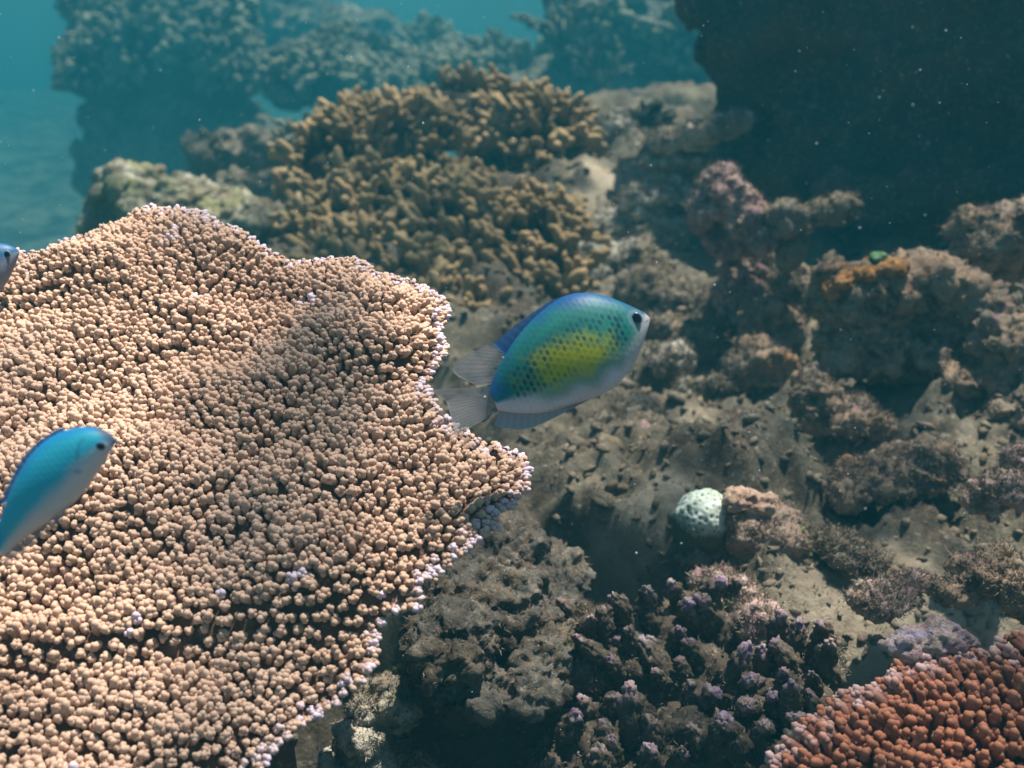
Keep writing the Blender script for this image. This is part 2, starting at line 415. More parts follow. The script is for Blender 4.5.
rock('coral_pedestal', 'dark undercut rock pedestal beneath the large hazy bush coral', 'rock',
     [(150, 150, 7.10, 70, 40), (110, 175, 7.02, 32, 26), (230, 150, 7.18, 60, 40), (95, 150, 6.95, 20, 14), (180, 110, 7.33, 80, 50), (170, 235, 7.18, 60, 60), (170, 330, 7.18, 80, 90)], M_rock, rough=.12, voxel=.022, seed=4, turf=.3)
rock('rock_shelf', 'grey rock shelf jutting out left of the brown corals', 'rock',
     [(215, 152, 3.47, 26, 20), (255, 146, 3.53, 40, 17), (300, 150, 3.58, 40, 22), (250, 190, 3.81, 60, 24), (310, 190, 3.70, 40, 30)], M_rock, rough=.07, voxel=.01, seed=5, turf=.6)
rock('mossy_boulder', 'low yellowish green boulder just behind the table coral', 'boulder',
     [(135, 205, 2.5, 40, 38), (185, 215, 2.45, 60, 34), (250, 232, 2.35, 70, 34), (310, 245, 2.3, 40, 30), (115, 235, 2.5, 34, 30), (170, 290, 2.45, 70, 70), (250, 330, 2.4, 80, 80), (180, 400, 2.45, 90, 90)], M_mossrock, rough=.05, voxel=.007, seed=6, fs=1.3)
rock('slope_rock', 'pale hazy rock mound below the small round bush on the slope', 'rock',
     [(605, 148, 2.75, 30, 24), (640, 160, 2.7, 34, 26), (590, 185, 2.65, 26, 26), (655, 185, 2.6, 40, 20)], M_palerock, rough=.07, voxel=.008, seed=7)
rock('slope_rock', 'long grey green rock log lying on the slope before the dark wall', 'rock',
     [(672, 141, 2.2, 24, 13), (700, 136, 2.15, 24, 14), (722, 129, 2.1, 20, 13), (738, 122, 2.07, 13, 11), (690, 160, 2.25, 46, 14)], M_palerock, rough=.018, voxel=.006, seed=8)
rock('slope_rock', 'broad pale sandy rock on the slope beside the brown coral', 'rock',
     [(610, 235, 2.25, 36, 24), (590, 262, 2.15, 34, 26), (640, 255, 2.2, 40, 26), (610, 285, 2.1, 40, 18), (665, 240, 2.2, 30, 20)], M_palerock, rough=.06, voxel=.007, seed=9)
rock('slope_rock', 'dim grey rocks above the head of the yellow flanked fish', 'rock',
     [(655, 290, 1.95, 32, 18), (690, 300, 1.9, 26, 16), (700, 330, 1.8, 24, 14), (670, 325, 1.85, 24, 16), (640, 270, 2.05, 26, 16)], M_rock, rough=.05, voxel=.006, seed=10)
rock('bleached_rubble', 'bright white rubble piece on the slope left of the pinkish lump', 'rubble piece',
     [(650, 195, 2.2, 26, 10), (672, 192, 2.2, 16, 10), (630, 203, 2.2, 7, 6), (648, 212, 2.2, 16, 9)], rock_mat('bleached', (.66, .62, .52), [(PALE, 20, .45, .6), (OLIVE, 30, .6, .72)]), rough=.03, voxel=.005, seed=11, turf=.5)
rock('encrusted_lump', 'knobbly pinkish encrusted rock lump standing up before the dark wall', 'rock',
     [(717, 192, 1.72, 23, 23), (735, 205, 1.7, 24, 24), (706, 212, 1.72, 16, 18), (752, 222, 1.68, 22, 21), (766, 240, 1.66, 17, 17), (735, 235, 1.75, 26, 22), (740, 290, 1.85, 26, 50)], M_pinkrock, rough=.035, voxel=.0042, seed=12, pits=1.0)
rock('rock_stump', 'smooth grey rock arm with rounded end reaching right before the dark wall', 'rock',
     [(785, 218, 1.64, 18, 19), (805, 217, 1.64, 18, 12), (824, 211, 1.64, 18, 14), (842, 208, 1.63, 17, 17), (790, 246, 1.68, 16, 26)], M_rock, rough=.012, voxel=.004, seed=13, turf=.3, pits=.5)
rock('reef_ledge', 'brown overgrown rock ledge with many holes on the right side', 'rock ledge',
     [(850, 299, 1.40, 36, 28), (895, 294, 1.42, 42, 28), (938, 298, 1.44, 38, 34), (870, 340, 1.42, 44, 32), (920, 350, 1.44, 56, 34), (975, 335, 1.44, 44, 38), (1020, 350, 1.36, 50, 40), (845, 345, 1.46, 28, 36),
      (1060, 340, 1.36, 60, 60), (1000, 385, 1.36, 44, 30), (1040, 420, 1.3, 50, 40), (960, 385, 1.48, 50, 30), (830, 275, 1.40, 6, 22), (940, 280, 1.45, 12, 16)],
     M_ledge, rough=.05, voxel=.0042, seed=14, pits=1.3, fs=1.1)
rock('ledge_boulder', 'pale topped boulder behind the overgrown ledge at the right edge', 'boulder',
     [(985, 236, 1.56, 36, 26), (1022, 226, 1.54, 40, 28), (960, 262, 1.6, 18, 18), (1050, 240, 1.6, 40, 40), (1000, 275, 1.66, 50, 34), (948, 285, 1.56, 14, 20)], M_ledge, rough=.045, voxel=.0045, seed=15)
rock('orange_sponge', 'orange crust with a green spot on top of the ledge', 'sponge',
     [(842, 280, 1.37, 16, 9, 20), (860, 273, 1.37, 18, 10, 20), (880, 267, 1.37, 18, 10, 20), (898, 267, 1.375, 12, 8, 18), (832, 290, 1.365, 9, 7, 12)], M_orange, rough=.010, voxel=.0032, seed=16, turf=0)
sponge = [o for o in C.objects if o.name == 'orange_sponge'][0]
Vg, Fg = blob([(at(878, 258, 1.362), (psize(10, 1.38), psize(9, 1.38), psize(5, 1.38)))], .0022, .012, seed=17)
obj('green_spot', make_mesh('green_spot', Vg - np.array(sponge.location), Fg, M_greenpatch), sponge)

# middle ground rocks
MID = [
 ('reef_rock', 'brown rock lump under the front corner of the ledge', [(840, 410, 1.36, 40, 18), (815, 395, 1.36, 24, 22), (865, 425, 1.32, 26, 14)], M_ledge, 20),
 ('reef_rock', 'pale rubble lump with an orange tip below the fish head', [(700, 392, 1.62, 24, 10), (722, 386, 1.6, 13, 10), (690, 402, 1.6, 12, 8)], M_palerock, 21),
 ('reef_rock', 'soft pinkish rock right of the centre below the pale rubble', [(725, 430, 1.5, 26, 16), (745, 445, 1.46, 20, 14)], M_pinkrock, 22),
 ('reef_rock', 'dark turf rock directly under the belly of the central fish', [(600, 430, 1.42, 40, 16), (640, 420, 1.46, 26, 16), (575, 450, 1.38, 24, 14)], M_rock, 23),
 ('reef_rock', 'flat dark rock between the table coral edge and the dotted coral', [(620, 480, 1.25, 44, 12), (590, 510, 1.2, 34, 12), (650, 470, 1.28, 30, 14)], M_rock, 24),
 ('reef_rock', 'low brown rock behind the dotted coral', [(745, 480, 1.24, 40, 14), (790, 470, 1.26, 34, 14), (770, 455, 1.3, 30, 14)], M_rock, 25),
 ('reef_rock', 'long dark rock in the shade below the ledge', [(880, 480, 1.16, 50, 16), (930, 470, 1.16, 40, 20), (850, 495, 1.14, 26, 14)], M_ledge, 26),
 ('reef_rock', 'yellowish speckled rock at the right edge below the ledge', [(1005, 490, 1.02, 26, 18), (985, 500, 1.02, 18, 14), (1030, 470, 1.04, 26, 16)], M_pinkrock, 27),
 ('reef_rock', 'rusty brown rock at the right edge above the red coral', [(1000, 575, .9, 40, 18), (1030, 590, .88, 30, 24), (960, 590, .9, 24, 12)], M_ledge, 28),
 ('reef_rock', 'pinkish low rock in the middle of the sandy patch', [(880, 600, .92, 34, 12), (905, 585, .94, 24, 12)], M_pinkrock, 29),
 ('reef_rock', 'small dark rock at the foot of the brown knob', [(840, 545, 1.02, 24, 12), (860, 560, 1.0, 24, 10)], M_rock, 30),
 ('reef_rock', 'dark rounded rock in the gap beneath the tail of the central fish', [(555, 400, 1.7, 30, 26), (530, 430, 1.6, 26, 24)], M_rock, 31),
 ('reef_rock', 'dark upright rock under the smooth grey rock arm', [(770, 330, 1.7, 30, 30), (760, 370, 1.62, 34, 24), (790, 290, 1.75, 20, 26)], M_ledge, 32),
 ('reef_rock', 'grey rock right of the mouth of the central fish', [(695, 350, 1.74, 24, 16), (670, 362, 1.68, 22, 12)], M_palerock, 33),
 ('reef_rock', 'buff rock rib sloping down behind the purple knobs', [(730, 600, .96, 26, 26), (750, 620, .94, 24, 22), (715, 580, 1.0, 20, 12)], M_pinkrock, 34),
]
for n_, l_, L_, m_, s_ in MID:
    rock(n_, l_, 'rock', L_, m_, rough=psize(22, L_[0][2]), seed=s_, pits=1.0)
rock('rock_slab', 'grey brown pitted rock slab under the edge of the table coral', 'rock slab',
     [(505, 560, .95, 38, 30, 70), (480, 600, .90, 60, 30, 70), (530, 620, .93, 52, 30, 80), (450, 640, .85, 46, 30, 60), (520, 655, .88, 54, 22, 80), (560, 650, .90, 30, 24, 60), (470, 665, .86, 40, 16, 70), (545, 590, 1.0, 40, 36, 80), (480, 560, 1.05, 60, 50, 70)],
     M_greyrock, rough=.022, voxel=.0026, seed=40, pits=1.4, fs=1.2, turf=.5)
rock('pale_boulder', 'pale greenish boulder in the dark hollow at the bottom', 'boulder',
     [(385, 705, .84, 34, 30), (370, 740, .84, 30, 34), (405, 685, .85, 20, 16), (395, 770, .84, 36, 30), (345, 775, .84, 26, 26)], M_palerock, rough=.022, voxel=.0026, seed=41, pits=.8)

# ------------------------------------------------------------------ branching shapes
def capsule(p0, p1, r0, r1, n=6, t0=0.0, t1=1.0, bend=None):
    p0, p1 = np.asarray(p0, float), np.asarray(p1, float); d = p1 - p0; L = np.linalg.norm(d); M = frame(d, 0)
    V, T = [], []
    for t, k in ((0, r0), (.4, r0 * .6 + r1 * .4), (.78, r1 * 1.02), (.94, r1 * .72)):
        c = p0 + d * t
        for a in range(n):
            th = 2 * math.pi * (a + .5 * t) / n
            V.append(c + M[:, 0] * math.cos(th) * k + M[:, 1] * math.sin(th) * k); T.append(t0 + (t1 - t0) * t)
    V.append(p1); T.append(t1)
    F = []
    for k in range(3):
        for a in range(n):
            i, j = k * n + a, k * n + (a + 1) % n
            F += [[i, j, j + n], [i, j + n, i + n]]
    for a in range(n): F.append([3 * n + a, 3 * n + (a + 1) % n, 4 * n])
    return np.array(V), np.array(F), {'tip': np.array(T)}
def finger(r, nubs, rad=.2, nubl=.32):
    """unit long finger along +Z with side nubs"""
    bend = r.normal(0, .1, 2); top = np.array([bend[0], bend[1], 1.0])
    ps = [capsule((0, 0, -.25), top, rad * 1.05, rad * .82, 7)]
    for k in range(nubs):
        t = r.uniform(.3, .85); a = r.uniform(0, 6.28); l = nubl * r.uniform(.6, 1.2)
        c = top * t; d = np.array([math.cos(a), math.sin(a), r.uniform(.5, 1.1)]); d /= np.linalg.norm(d)
        ps.append(capsule(c, c + d * (l + rad * .5), rad * .75, rad * .62, 5, t * .8, min(1, t + .35)))
    return join(ps)
def lobed(r, n_lobe, stretch=1.0, rad=.27, spread=.27, tops=1):
    """short knobbly branchlet: a stub that ends in a bunch of round cups; foot at z=0, about 1 wide"""
    ps = []
    def ball(c, k, t0, t1, el=1.0):
        V, F = ico(1); keep = V[:, 2] > -.5; idx = -np.ones(len(V), int); idx[keep] = np.arange(keep.sum())
        F = idx[F[keep[F].all(1)]]; V = V[keep]; V = V * (1 + r.normal(0, .04, (len(V), 1)))
        ps.append((V * np.array([k, k, k * el]) + c, F, {'tip': t0 + (t1 - t0) * (V[:, 2] + 1) / 2}))
    h = .62 * stretch
    ps.append(capsule((0, 0, -.25), (0, 0, h * .95), .34, .28, 6, 0, .6))
    ball(np.array([r.normal(0, .06), r.normal(0, .06), h]), rad * 1.0, .35, 1.0, 1.1)
    a0 = r.uniform(0, 6.28)
    for k in range(n_lobe):
        a = a0 + 6.28 * (k + r.uniform(-.25, .25)) / n_lobe; z = h * r.uniform(.6, .95); q = spread * r.uniform(.8, 1.2)
        ball(np.array([math.cos(a) * q, math.sin(a) * q, z]), rad * r.uniform(.66, 1.0), .2, .35 + .6 * z / h)
    return join(ps)
def cap_dir(V): return V / np.linalg.norm(V, axis=-1, keepdims=True)

def place_parts(root, places, variants, name, material, n_parts, mass_name, seen_score):
    """the n_parts that show largest become objects of their own, the rest one joined mesh"""
    o0 = np.array(root.location)
    order = np.argsort(-seen_score); own = order[:n_parts]; rest = order[n_parts:]
    mes = {}
    for i in own:
        M3, loc, sc, v, tint = places[i]
        key = (v, float(tint))
        if key not in mes:
            V, F, A = variants[v]; A = dict(A); A['tint'] = np.full(len(V), key[1]); mes[key] = make_mesh(name, V, F, material, A)
        obj(name, mes[key], root, M=m4(M3, loc - o0, sc))
    if len(rest):
        V, F, A = merged([places[i] for i in rest], variants)
        m = obj(mass_name, make_mesh(mass_name, V - o0, F, material, A), root); tag(m, kind='stuff')

def bush(name, label, cat, lumps, spacing, flen, material, variants, n_parts, part='branch', group=None, up=.35, lo=-.35, lean=(0, 0, 0), seed=0, base_mat=M_bush, thin=-.28, wild=.3):
    r = np.random.default_rng(100 + seed)
    E = []
    for l in lumps:
        x, y, d, rx, ry = l[:5]; rz = l[5] if len(l) > 5 else (rx + ry) / 2
        E.append((at(x, y, d), np.array([psize(rx, d), psize(rz, d), psize(ry, d)])))
    places, score, base = [], [], []
    lean = np.array(lean, float)
    for ci, (c, R3) in enumerate(E):
        V, F = ico(4); base.append((c + V * R3 * .86 * (1 + .12 * fbm(V * 3 + seed, 2))[:, None], F))
        area = 4 * math.pi * ((R3[0] * R3[1]) ** 1.6 / 3 + (R3[0] * R3[2]) ** 1.6 / 3 + (R3[1] * R3[2]) ** 1.6 / 3) ** (1 / 1.6)
        n = max(12, int(area / (spacing ** 2 * .87)))
        k = np.arange(n) + .5; ph = np.arccos(1 - 2 * k / n); th = math.pi * (1 + 5 ** .5) * k
        D = np.stack([np.cos(th) * np.sin(ph), np.sin(th) * np.sin(ph), np.cos(ph)], 1) + r.normal(0, .25 * spacing / R3.mean(), (n, 3)); D = cap_dir(D)
        P = c + D * R3 * (1 + .10 * fbm(D * 2.5 + seed * 3.1, 2))[:, None]
        for p, dd in zip(P, D):
            if dd[2] < lo or fbm(p[None] * (1.1 / (spacing * 4)), 2)[0] < thin: continue
            if any(np.sum(((p - c2) / (R2 * .97)) ** 2) < 1 for cj, (c2, R2) in enumerate(E) if cj != ci): continue
            nrm = cap_dir(dd / R3)
            u = cap_dir(nrm + np.array([0, 0, up]) + lean + r.normal(0, wild, 3))
            L = flen * r.uniform(.6, 1.4)
            places.append((frame(u, r.uniform(0, 6.28)), p - u * L * .45, L, r.integers(len(variants)), 0))
            v = cap_dir(p); fx = 512 + FPX * p[0] / (p @ FWD); fy = 384 - FPX * (p @ UPV) / (p @ FWD)
            inside = -10 < fx < 1034 and -10 < fy < 778
            score.append((-(nrm @ v) + .4) * (1 if inside else 0) / (p @ FWD))
    loc = np.mean([c for c, _ in E], 0); loc[2] = min(c[2] - R3[2] for c, R3 in E)
    root = thing(name, loc, label, cat, group)
    V, F, _ = join(base)
    obj('base', make_mesh('base', V - loc, F, base_mat, {'tip': np.zeros(len(V)), 'tint': np.zeros(len(V))}), root)
    place_parts(root, places, variants, part, material, min(n_parts, len(places)), part + '_mass', np.array(score))
    return root
rf = np.random.default_rng(11)
FINGER = [finger(rf, k, .132, .30) for k in (2, 3, 3, 4, 2, 4)]
STUB = [finger(rf, k, .23, .32) for k in (2, 3, 4, 3)]
THIN = [finger(rf, k, .085, .3) for k in (4, 5, 6, 5)]
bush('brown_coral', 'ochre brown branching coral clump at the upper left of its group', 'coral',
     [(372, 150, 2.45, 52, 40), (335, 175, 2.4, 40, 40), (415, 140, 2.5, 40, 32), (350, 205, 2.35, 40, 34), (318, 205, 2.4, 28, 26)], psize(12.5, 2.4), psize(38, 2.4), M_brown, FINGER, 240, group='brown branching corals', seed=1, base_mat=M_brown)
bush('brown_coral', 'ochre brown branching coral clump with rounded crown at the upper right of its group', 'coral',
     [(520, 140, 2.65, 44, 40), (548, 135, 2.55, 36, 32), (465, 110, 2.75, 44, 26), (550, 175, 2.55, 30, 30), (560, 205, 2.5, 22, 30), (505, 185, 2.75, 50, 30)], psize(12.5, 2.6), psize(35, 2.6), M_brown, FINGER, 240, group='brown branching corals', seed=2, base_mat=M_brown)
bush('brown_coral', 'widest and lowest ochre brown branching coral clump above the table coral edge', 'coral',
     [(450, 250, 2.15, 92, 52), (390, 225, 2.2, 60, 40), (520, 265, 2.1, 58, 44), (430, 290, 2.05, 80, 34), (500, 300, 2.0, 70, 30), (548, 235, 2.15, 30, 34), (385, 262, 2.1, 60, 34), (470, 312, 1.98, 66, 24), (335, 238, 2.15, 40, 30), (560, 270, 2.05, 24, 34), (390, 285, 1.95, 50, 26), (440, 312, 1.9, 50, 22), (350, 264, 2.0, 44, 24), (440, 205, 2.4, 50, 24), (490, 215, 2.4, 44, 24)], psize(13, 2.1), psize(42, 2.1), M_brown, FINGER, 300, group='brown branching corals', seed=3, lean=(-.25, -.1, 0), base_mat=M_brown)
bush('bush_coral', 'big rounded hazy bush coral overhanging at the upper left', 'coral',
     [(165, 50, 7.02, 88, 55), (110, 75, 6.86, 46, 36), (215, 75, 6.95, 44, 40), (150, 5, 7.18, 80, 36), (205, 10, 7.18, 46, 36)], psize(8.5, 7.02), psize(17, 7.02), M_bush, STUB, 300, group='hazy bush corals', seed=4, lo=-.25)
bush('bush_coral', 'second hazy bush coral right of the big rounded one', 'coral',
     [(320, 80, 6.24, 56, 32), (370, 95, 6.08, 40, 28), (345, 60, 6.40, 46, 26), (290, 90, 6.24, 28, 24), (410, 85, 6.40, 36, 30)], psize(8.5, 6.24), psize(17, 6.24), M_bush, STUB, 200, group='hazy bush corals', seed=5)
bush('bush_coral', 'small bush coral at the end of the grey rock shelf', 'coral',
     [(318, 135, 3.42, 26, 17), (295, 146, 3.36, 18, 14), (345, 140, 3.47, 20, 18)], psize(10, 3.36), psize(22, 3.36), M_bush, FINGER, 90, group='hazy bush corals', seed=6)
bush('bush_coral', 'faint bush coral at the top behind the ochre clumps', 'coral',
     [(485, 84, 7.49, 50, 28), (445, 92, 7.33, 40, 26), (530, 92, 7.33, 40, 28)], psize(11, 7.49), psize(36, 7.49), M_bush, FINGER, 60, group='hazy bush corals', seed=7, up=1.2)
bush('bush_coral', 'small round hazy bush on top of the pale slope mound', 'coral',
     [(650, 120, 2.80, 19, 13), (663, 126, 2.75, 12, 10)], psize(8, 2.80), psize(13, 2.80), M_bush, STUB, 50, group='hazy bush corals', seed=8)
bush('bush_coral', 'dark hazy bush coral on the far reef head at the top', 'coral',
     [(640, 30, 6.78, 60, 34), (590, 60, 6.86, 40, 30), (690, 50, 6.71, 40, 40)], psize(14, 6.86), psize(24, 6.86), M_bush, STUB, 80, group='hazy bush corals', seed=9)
bush('thicket_coral', 'spiky upright coral thicket fading into the teal water', 'coral',
     [(432, 60, 8.42, 22, 22), (418, 70, 8.42, 16, 14)], psize(8, 8.42), psize(34, 8.42), M_bush, FINGER, 40, seed=10, up=1.6)
def antler(name, label, px, d, n, seed):
    """an open staghorn colony: forked tapering arms"""
    r = np.random.default_rng(seed); loc = at(px[0], px[1], d); root = thing(name, loc, label, 'coral')
    for k in range(n):
        ps = []
        def grow(p, u, L, rad, depth):
            q = p + u * L; ps.append(capsule(p, q, rad, rad * .75, 6))
            if depth:
                for _ in range(2): grow(p + u * L * r.uniform(.55, .95), cap_dir(u + r.normal(0, .55, 3)), L * .72, rad * .75, depth - 1)
        u = cap_dir(np.array([r.normal(0, .6), r.normal(0, .4), 1.0]))
        grow(np.zeros(3), u, psize(34, d), psize(4.5, d), 2)
        V, F, A = join(ps); A['tint'] = np.zeros(len(V))
        obj('branch', make_mesh('branch', V, F, M_bush, A), root)
antler('staghorn_coral', 'thin forked staghorn coral silhouetted at the top edge', (560, 50), 6.24, 7, 5)
antler('staghorn_coral', 'low forked staghorn coral left of the dark wall beside the reef head', (600, 100), 5.88, 5, 6)

# ------------------------------------------------------------------ table coral
class Plane:
    def __init__(s, p, a, b): s.p, s.a, s.b = p, a, b
    def hit(s, x, y):
        r_ = ray(x, y); k = s.p[2] - s.a * s.p[0] - s.b * s.p[1]
        return r_ * (k / (r_[2] - s.a * r_[0] - s.b * r_[1]))
    def z(s, x, y): return s.p[2] + s.a * (x - s.p[0]) + s.b * (y - s.p[1])
    def n(s): return cap_dir(np.array([-s.a, -s.b, 1.0]))
def in_poly(P, Q):
    x, y = P[:, 0], P[:, 1]; c = np.zeros(len(P), bool); n = len(Q)
    for i in range(n):
        x1, y1 = Q[i]; x2, y2 = Q[(i + 1) % n]
        if y1 == y2: continue
        c ^= ((y1 > y) != (y2 > y)) & (x < (x2 - x1) * (y - y1) / (y2 - y1) + x1)
    return c
def edge_dist(P, Q):
    best = np.full(len(P), 9.0); dirn = np.zeros((len(P), 2)); n = len(Q)
    for i in range(n):
        a, b_ = Q[i], Q[(i + 1) % n]; ab = b_ - a; t = np.clip(((P - a) @ ab) / (ab @ ab + 1e-12), 0, 1)
        v = a + t[:, None] * ab - P; d = np.linalg.norm(v, axis=1); m = d < best; best[m] = d[m]; dirn[m] = v[m] / (d[m, None] + 1e-9)
    return best, dirn
def resample(Q, n):
    Q = np.asarray(Q, float); D = np.concatenate([Q, Q[:1]]); s = np.concatenate([[0], np.cumsum(np.linalg.norm(np.diff(D, axis=0), axis=1))])
    t = np.linspace(0, s[-1], n, endpoint=False); return np.stack([np.interp(t, s, D[:, k]) for k in (0, 1)], 1)
def plate_coral(name, label, plane, outline, centre, spacing, size, variants, material, part, und, n_parts, thick, tall=1.0, edge_out=1.0, lilac=.009, seed=0, foot=-.75, lean=(0, 0, 0), jit=.15, steps=()):
    r = np.random.default_rng(seed)
    Q = np.array([plane.hit(*p)[:2] for p in outline]); Q = resample(Q, 420)
    c = plane.hit(*centre)[:2]
    Q = c + (Q - c) * (1 + .012 * perlin(np.column_stack([Q * 40, 0 * Q[:, 0]])))[:, None]
    def top(xy):
        P = np.column_stack([xy, np.zeros(len(xy))]); d, _ = edge_dist(xy, Q)
        st = 0
        for (p1, p2, hgt) in steps:      # growth tiers: the part of the plate in front lies lower
            a_, b_ = plane.hit(*p1)[:2], plane.hit(*p2)[:2]; t_ = (b_ - a_) / np.linalg.norm(b_ - a_); sd = (xy - a_) @ np.array([t_[1], -t_[0]]) + .012 * perlin(P * 9)
            st = st - hgt * sstep(sd, -.004, .016)
        return plane.z(xy[:, 0], xy[:, 1]) + st + und * (fbm(P * 7 + seed, 2) + .45 * billow(P * 11 + 4, 2)) - .3 * und * np.exp(-d / (und * 1.2))
    loc = np.array([c[0], c[1], foot])
    root = thing(name, loc, label, 'coral')
    ks = np.concatenate([np.linspace(.02, .8, 26), np.linspace(.84, .972, 8)])
    T = np.concatenate([c + (Q - c) * k for k in ks]); zt = top(T) - .25 * size * tall
    m, n = len(ks), len(Q); kk = np.repeat(ks, n)
    B = np.concatenate([T, (zt - thick - thick * 5 * (1 - kk) ** 1.5 * (1 + .0 * kk))[:, None]], 1); T3 = np.concatenate([T, zt[:, None]], 1)
    V = np.concatenate([T3, B]); i = np.arange(m * n).reshape(m, n); j = np.roll(i, -1, 1)
    F = np.concatenate([np.stack([i[:-1], i[1:], j[1:], j[:-1]], -1).reshape(-1, 4), (np.stack([i[:-1], j[:-1], j[1:], i[1:]], -1).reshape(-1, 4) + m * n),
                        np.stack([i[-1], i[-1] + m * n, j[-1] + m * n, j[-1]], -1), np.stack([i[0], j[0], j[0] + m * n, i[0] + m * n], -1)])
    obj('plate', make_mesh('plate', V - loc, F, M_plate), root)
    zc = float(top(c[None])[0]) - thick * 4
    Vs, Fs = ico(4); hgt = zc - foot; Vs = Vs * np.array([.07, .07, hgt * .5]) * (1 + .25 * fbm(Vs * 2, 3))[:, None] + np.array([c[0], c[1], foot + hgt * .5 - .035])
    obj('stalk', make_mesh('stalk', Vs - loc, Fs, M_plate), root)
    # branchlets
    lo_, hi_ = Q.min(0), Q.max(0); cy = 1 / math.sqrt(1 + plane.b ** 2)
    gx = np.arange(lo_[0], hi_[0], spacing); gy = np.arange(lo_[1], hi_[1], spacing * .87 * cy)
    X, Y = np.meshgrid(gx, gy); X = X + (np.arange(len(gy)) % 2)[:, None] * spacing * .5
    P = np.stack([X.ravel(), Y.ravel()], 1); P[:, 1] += 0; P = P + r.normal(0, jit * spacing, P.shape) + spacing * .12 * np.stack([perlin(np.column_stack([P * 30, 0 * P[:, 0]])), perlin(np.column_stack([P * 30 + 9, 0 * P[:, 0]]))], 1)
    rim = resample(Q, int(np.linalg.norm(np.diff(Q, axis=0), axis=1).sum() / (spacing * .8))); rim = rim + cap_dir(c - rim) * spacing * r.uniform(.1, .5, (len(rim), 1))
    P = np.concatenate([P[in_poly(P, Q)], rim])
    d, dr = edge_dist(P, Q); zt = top(P); e = 1e-3
    gxn = (top(P + [e, 0]) - zt) / e; gyn = (top(P + [0, e]) - zt) / e
    N = cap_dir(np.stack([-gxn, -gyn, np.ones(len(P))], 1))
    nz = perlin(np.column_stack([P * 16, 0 * P[:, 0] + 3]))
    nz2 = perlin(np.column_stack([P * 45, 0 * P[:, 0] + 8]))
    places, score = [], []
    for q in range(len(P)):
        ew = math.exp(-d[q] / (size * 1.8)) * edge_out
        u = N[q] * (1 - .55 * ew) + np.array([dr[q, 0], dr[q, 1], 0]) * ew * 1.1 + r.normal(0, .16, 3) + np.array(lean)
        u = cap_dir(u); s = size * r.uniform(.88, 1.12) * (1 + .12 * nz[q]) * (1 - .22 * ew)
        tint = (.45 if r.random() < .55 else .85) if (d[q] < lilac * (.4 + .9 * r.random()) and r.random() < .8) else (.8 if nz2[q] > .66 and r.random() < .8 else 0.0)
        p = np.array([P[q, 0], P[q, 1], zt[q]]) - u * s * .35
        M3 = frame(u, r.uniform(0, 6.28)); M3 = M3 * np.array([1, 1, tall * r.uniform(.85, 1.3)])
        places.append((M3, p, s, r.integers(len(variants)), tint))
        fx = 512 + FPX * p[0] / (p @ FWD); fy = 384 - FPX * (p @ UPV) / (p @ FWD)
        score.append((1.0 if -6 < fx < 1030 and -6 < fy < 774 else 0.0) * s / (p @ FWD))
    place_parts(root, places, variants, part, material, n_parts, part + '_mass', np.array(score))
    return root
LOBED = [lobed(rf, k, rf.uniform(.9, 1.15), rf.uniform(.25, .28), .17 + .012 * k) for k in (2, 3, 4, 4, 5, 5, 6, 4, 3, 3, 5, 2)]
TABLE = Plane(at(270, 480, .68), 0.0, .45)
plate_coral('table_coral', 'broad tan table coral plate with pale lilac rim filling the left side', TABLE,
    [(-210, 450), (-180, 320), (-90, 268), (0, 244), (50, 229), (90, 214), (130, 208), (180, 214), (215, 232), (260, 243), (310, 251), (348, 255), (375, 272), (410, 287), (438, 296), (449, 314), (436, 336), (446, 352),
     (438, 372), (424, 388), (432, 408), (456, 424), (478, 434), (500, 432), (522, 442), (530, 462), (522, 480), (500, 492), (488, 516), (468, 540), (442, 556), (416, 572), (420, 586), (388, 590), (374, 606), (366, 636), (338, 652),
     (306, 668), (284, 690), (262, 718), (232, 742), (195, 775), (100, 830), (-60, 850), (-200, 700)], (150, 490), .0061, .0088, LOBED, M_table, 'branchlet', .017, 300, .004, tall=1.12, seed=5, steps=[((0, 640), (420, 560), .012), ((250, 330), (480, 410), .006)])
CONE = [lobed(rf, k, 1.35, .24, .2) for k in (2, 3, 4, 5, 4, 3)]
RED = Plane(at(900, 710, .64), .12, .75)
plate_coral('red_coral', 'rusty red coral of stout conical branchlets in the lower right corner', RED,
    [(772, 772), (800, 738), (832, 712), (866, 694), (900, 668), (935, 652), (985, 642), (1030, 630), (1120, 620), (1220, 700), (1240, 860), (1100, 980), (900, 960), (760, 860)], (980, 790), .0082, .0126, CONE, M_red, 'branchlet', .010, 300, .008, tall=1.0, seed=9, lilac=.014, foot=-.62, lean=(-.25, .0, .15))
redroot = [o for o in C.objects if o.name == 'red_coral'][0]
Vp, Fp = blob([(RED.hit(925, 650) + [0, .01, -.003], (psize(36, .68), psize(18, .68), psize(8, .68))), (RED.hit(958, 643) + [0, .01, -.003], (psize(28, .68), psize(16, .68), psize(8, .68)))], .0016, .012, seed=3)
obj('bleached_rim', make_mesh('bleached_rim', Vp - np.array(redroot.location), Fp, rock_mat('bleached_skin', (.5, .36, .32), [(PINK, 40, .45, .6), ((.4, .33, .42), 60, .52, .66)])), redroot)

